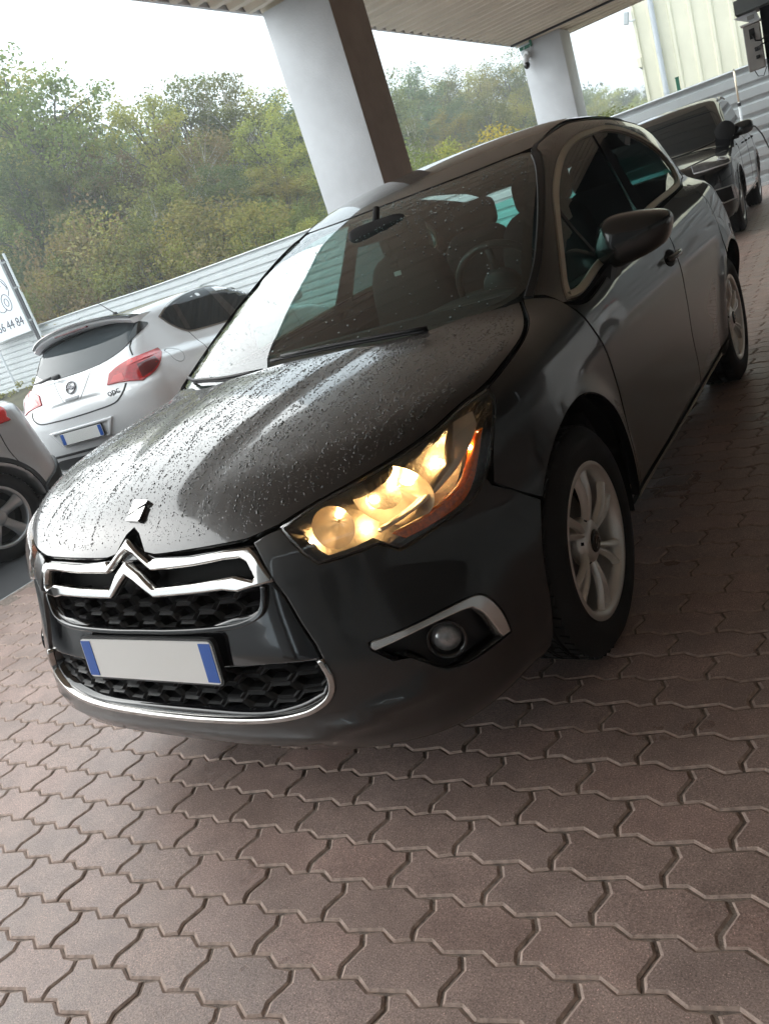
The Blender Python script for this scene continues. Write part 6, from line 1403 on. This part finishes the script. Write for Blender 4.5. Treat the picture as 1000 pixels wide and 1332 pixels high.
grow_strip(FA, AF, [(.44, -.70, .945), (.52, -.66, .955), (.62, -.58, .965), (.774, -.30, .978), (.885, -.10, .985)], .010, .003, 'bonnet_gap', M['gap'], ac, **gk)
grow_strip(FA, SR, [(.9, .42*math.cos(t), .37 + .42*math.sin(t)) for t in np.linspace(.1, math.pi - .1, 28)], .03, .004, 'arch_trim', M['navy'], ac, step=.03, lip=.012)
for y_ in (.60, 1.75, 2.75): grow_strip(FA, SR, [(.9, y_ + .06, 1.06), (.93, y_, .8), (.93, y_ - .02, .45)], .008, .002, 'door_gap', M['gap'], ac, **gk)
grow_strip(FA, SR, [(.93, .5, .36), (.93, 2.4, .36)], .03, .006, 'sill_trim', M['alloy2'], ac, step=.06, lip=.006)
for s in (1, -1):
    b = MB(); b.add(*blob((s*.99, .76, 1.165), (.125, .10, .085), 3.2, 14)); b.box((s*.88, .74, 1.085), (.12, .05, .05), bev=.012); b.build('door_mirror', M['black_paint2'], ac, True)
    for yy in (1.55, 2.55):
        Ph, Nh = lift(FA, SR, SR.to2(np.array([[.93, yy + .2*k/8, .98] for k in range(9)])), .025); b = MB(); b.tube(Ph*np.array([s, 1, 1]), .017, 8); b.build('door_handle', M['navy'], ac, True)
for y_ in (0, 2.82):
    for s in (1, -1): wheel(ac, (s*.82, y_, .365), s, R=.365, rim=.245, m_rim=M['alloy2'], emblem=False, pair=True, spokes=5, twist=.05)
b = MB(); b.box((0, 1.4, .30), (1.6, 4.0, .1)); b.build('underbody', M['dark'], ac)
seats(ac, (1.55,), (.37, -.37), .12)
# things on the black car's door mirror
c0 = np.array(fb(-.42 + .80, 9.30 + .55, 1.20))
rd_ = thing('round_gauge', 'round black gauge clipped beside the door mirror of the black car', 'gauge', tuple(c0), TH)
b = MB(); b.lathe([(-.05, .001), (-.05, .085), (-.03, .12), (.03, .12), (.05, .10), (.055, .001)], 'y', 24); b.build('dial_case', M['dark'], rd_, sharp=40)
b = MB(); b.tube([(.02, 0, -.10), (.05, .02, -.2), (.10, .03, -.22)], .03, 8); b.tube([(-.06, 0, -.10), (-.08, .02, -.19)], .022, 8); b.build('clip', M['plastic'], rd_, True)
cb = thing('hanging_cable', 'thin black cable running from the black car mirror to the right edge', 'cable', fb(.60, 10.05, 1.13))
P = [np.array(fb(x, y, z)) - np.array(cb.location) for x, y, z in ((.60, 10.05, 1.15), (.72, 9.9, 1.14), (.80, 9.7, 1.02), (.86, 9.5, .86), (.93, 9.2, .72), (1.05, 8.4, .72), (1.18, 7.2, .85), (1.22, 6.2, 1.0))]
P = np.array(P); tt = np.linspace(0, len(P) - 1, 40); b = MB(); b.tube(np.stack([np.interp(tt, range(len(P)), P[:, k]) for k in range(3)], -1), .009, 6); b.build('cord', M['plastic'], cb, True)
b = MB(); b.box((0, 0, 0), (.10, .08, .08), bev=.02); b.build('plug', M['plastic'], cb)

# copy of the white car added out of view to fill the dark paint's reflections
w2 = link_copy(wc); w2.location = fb(4.3, 7.2, 0); w2.rotation_euler = (0, 0, TH + math.pi + .05)
w2['label'] = 'white hatchback waiting on the right side of the forecourt, seen only in reflections'
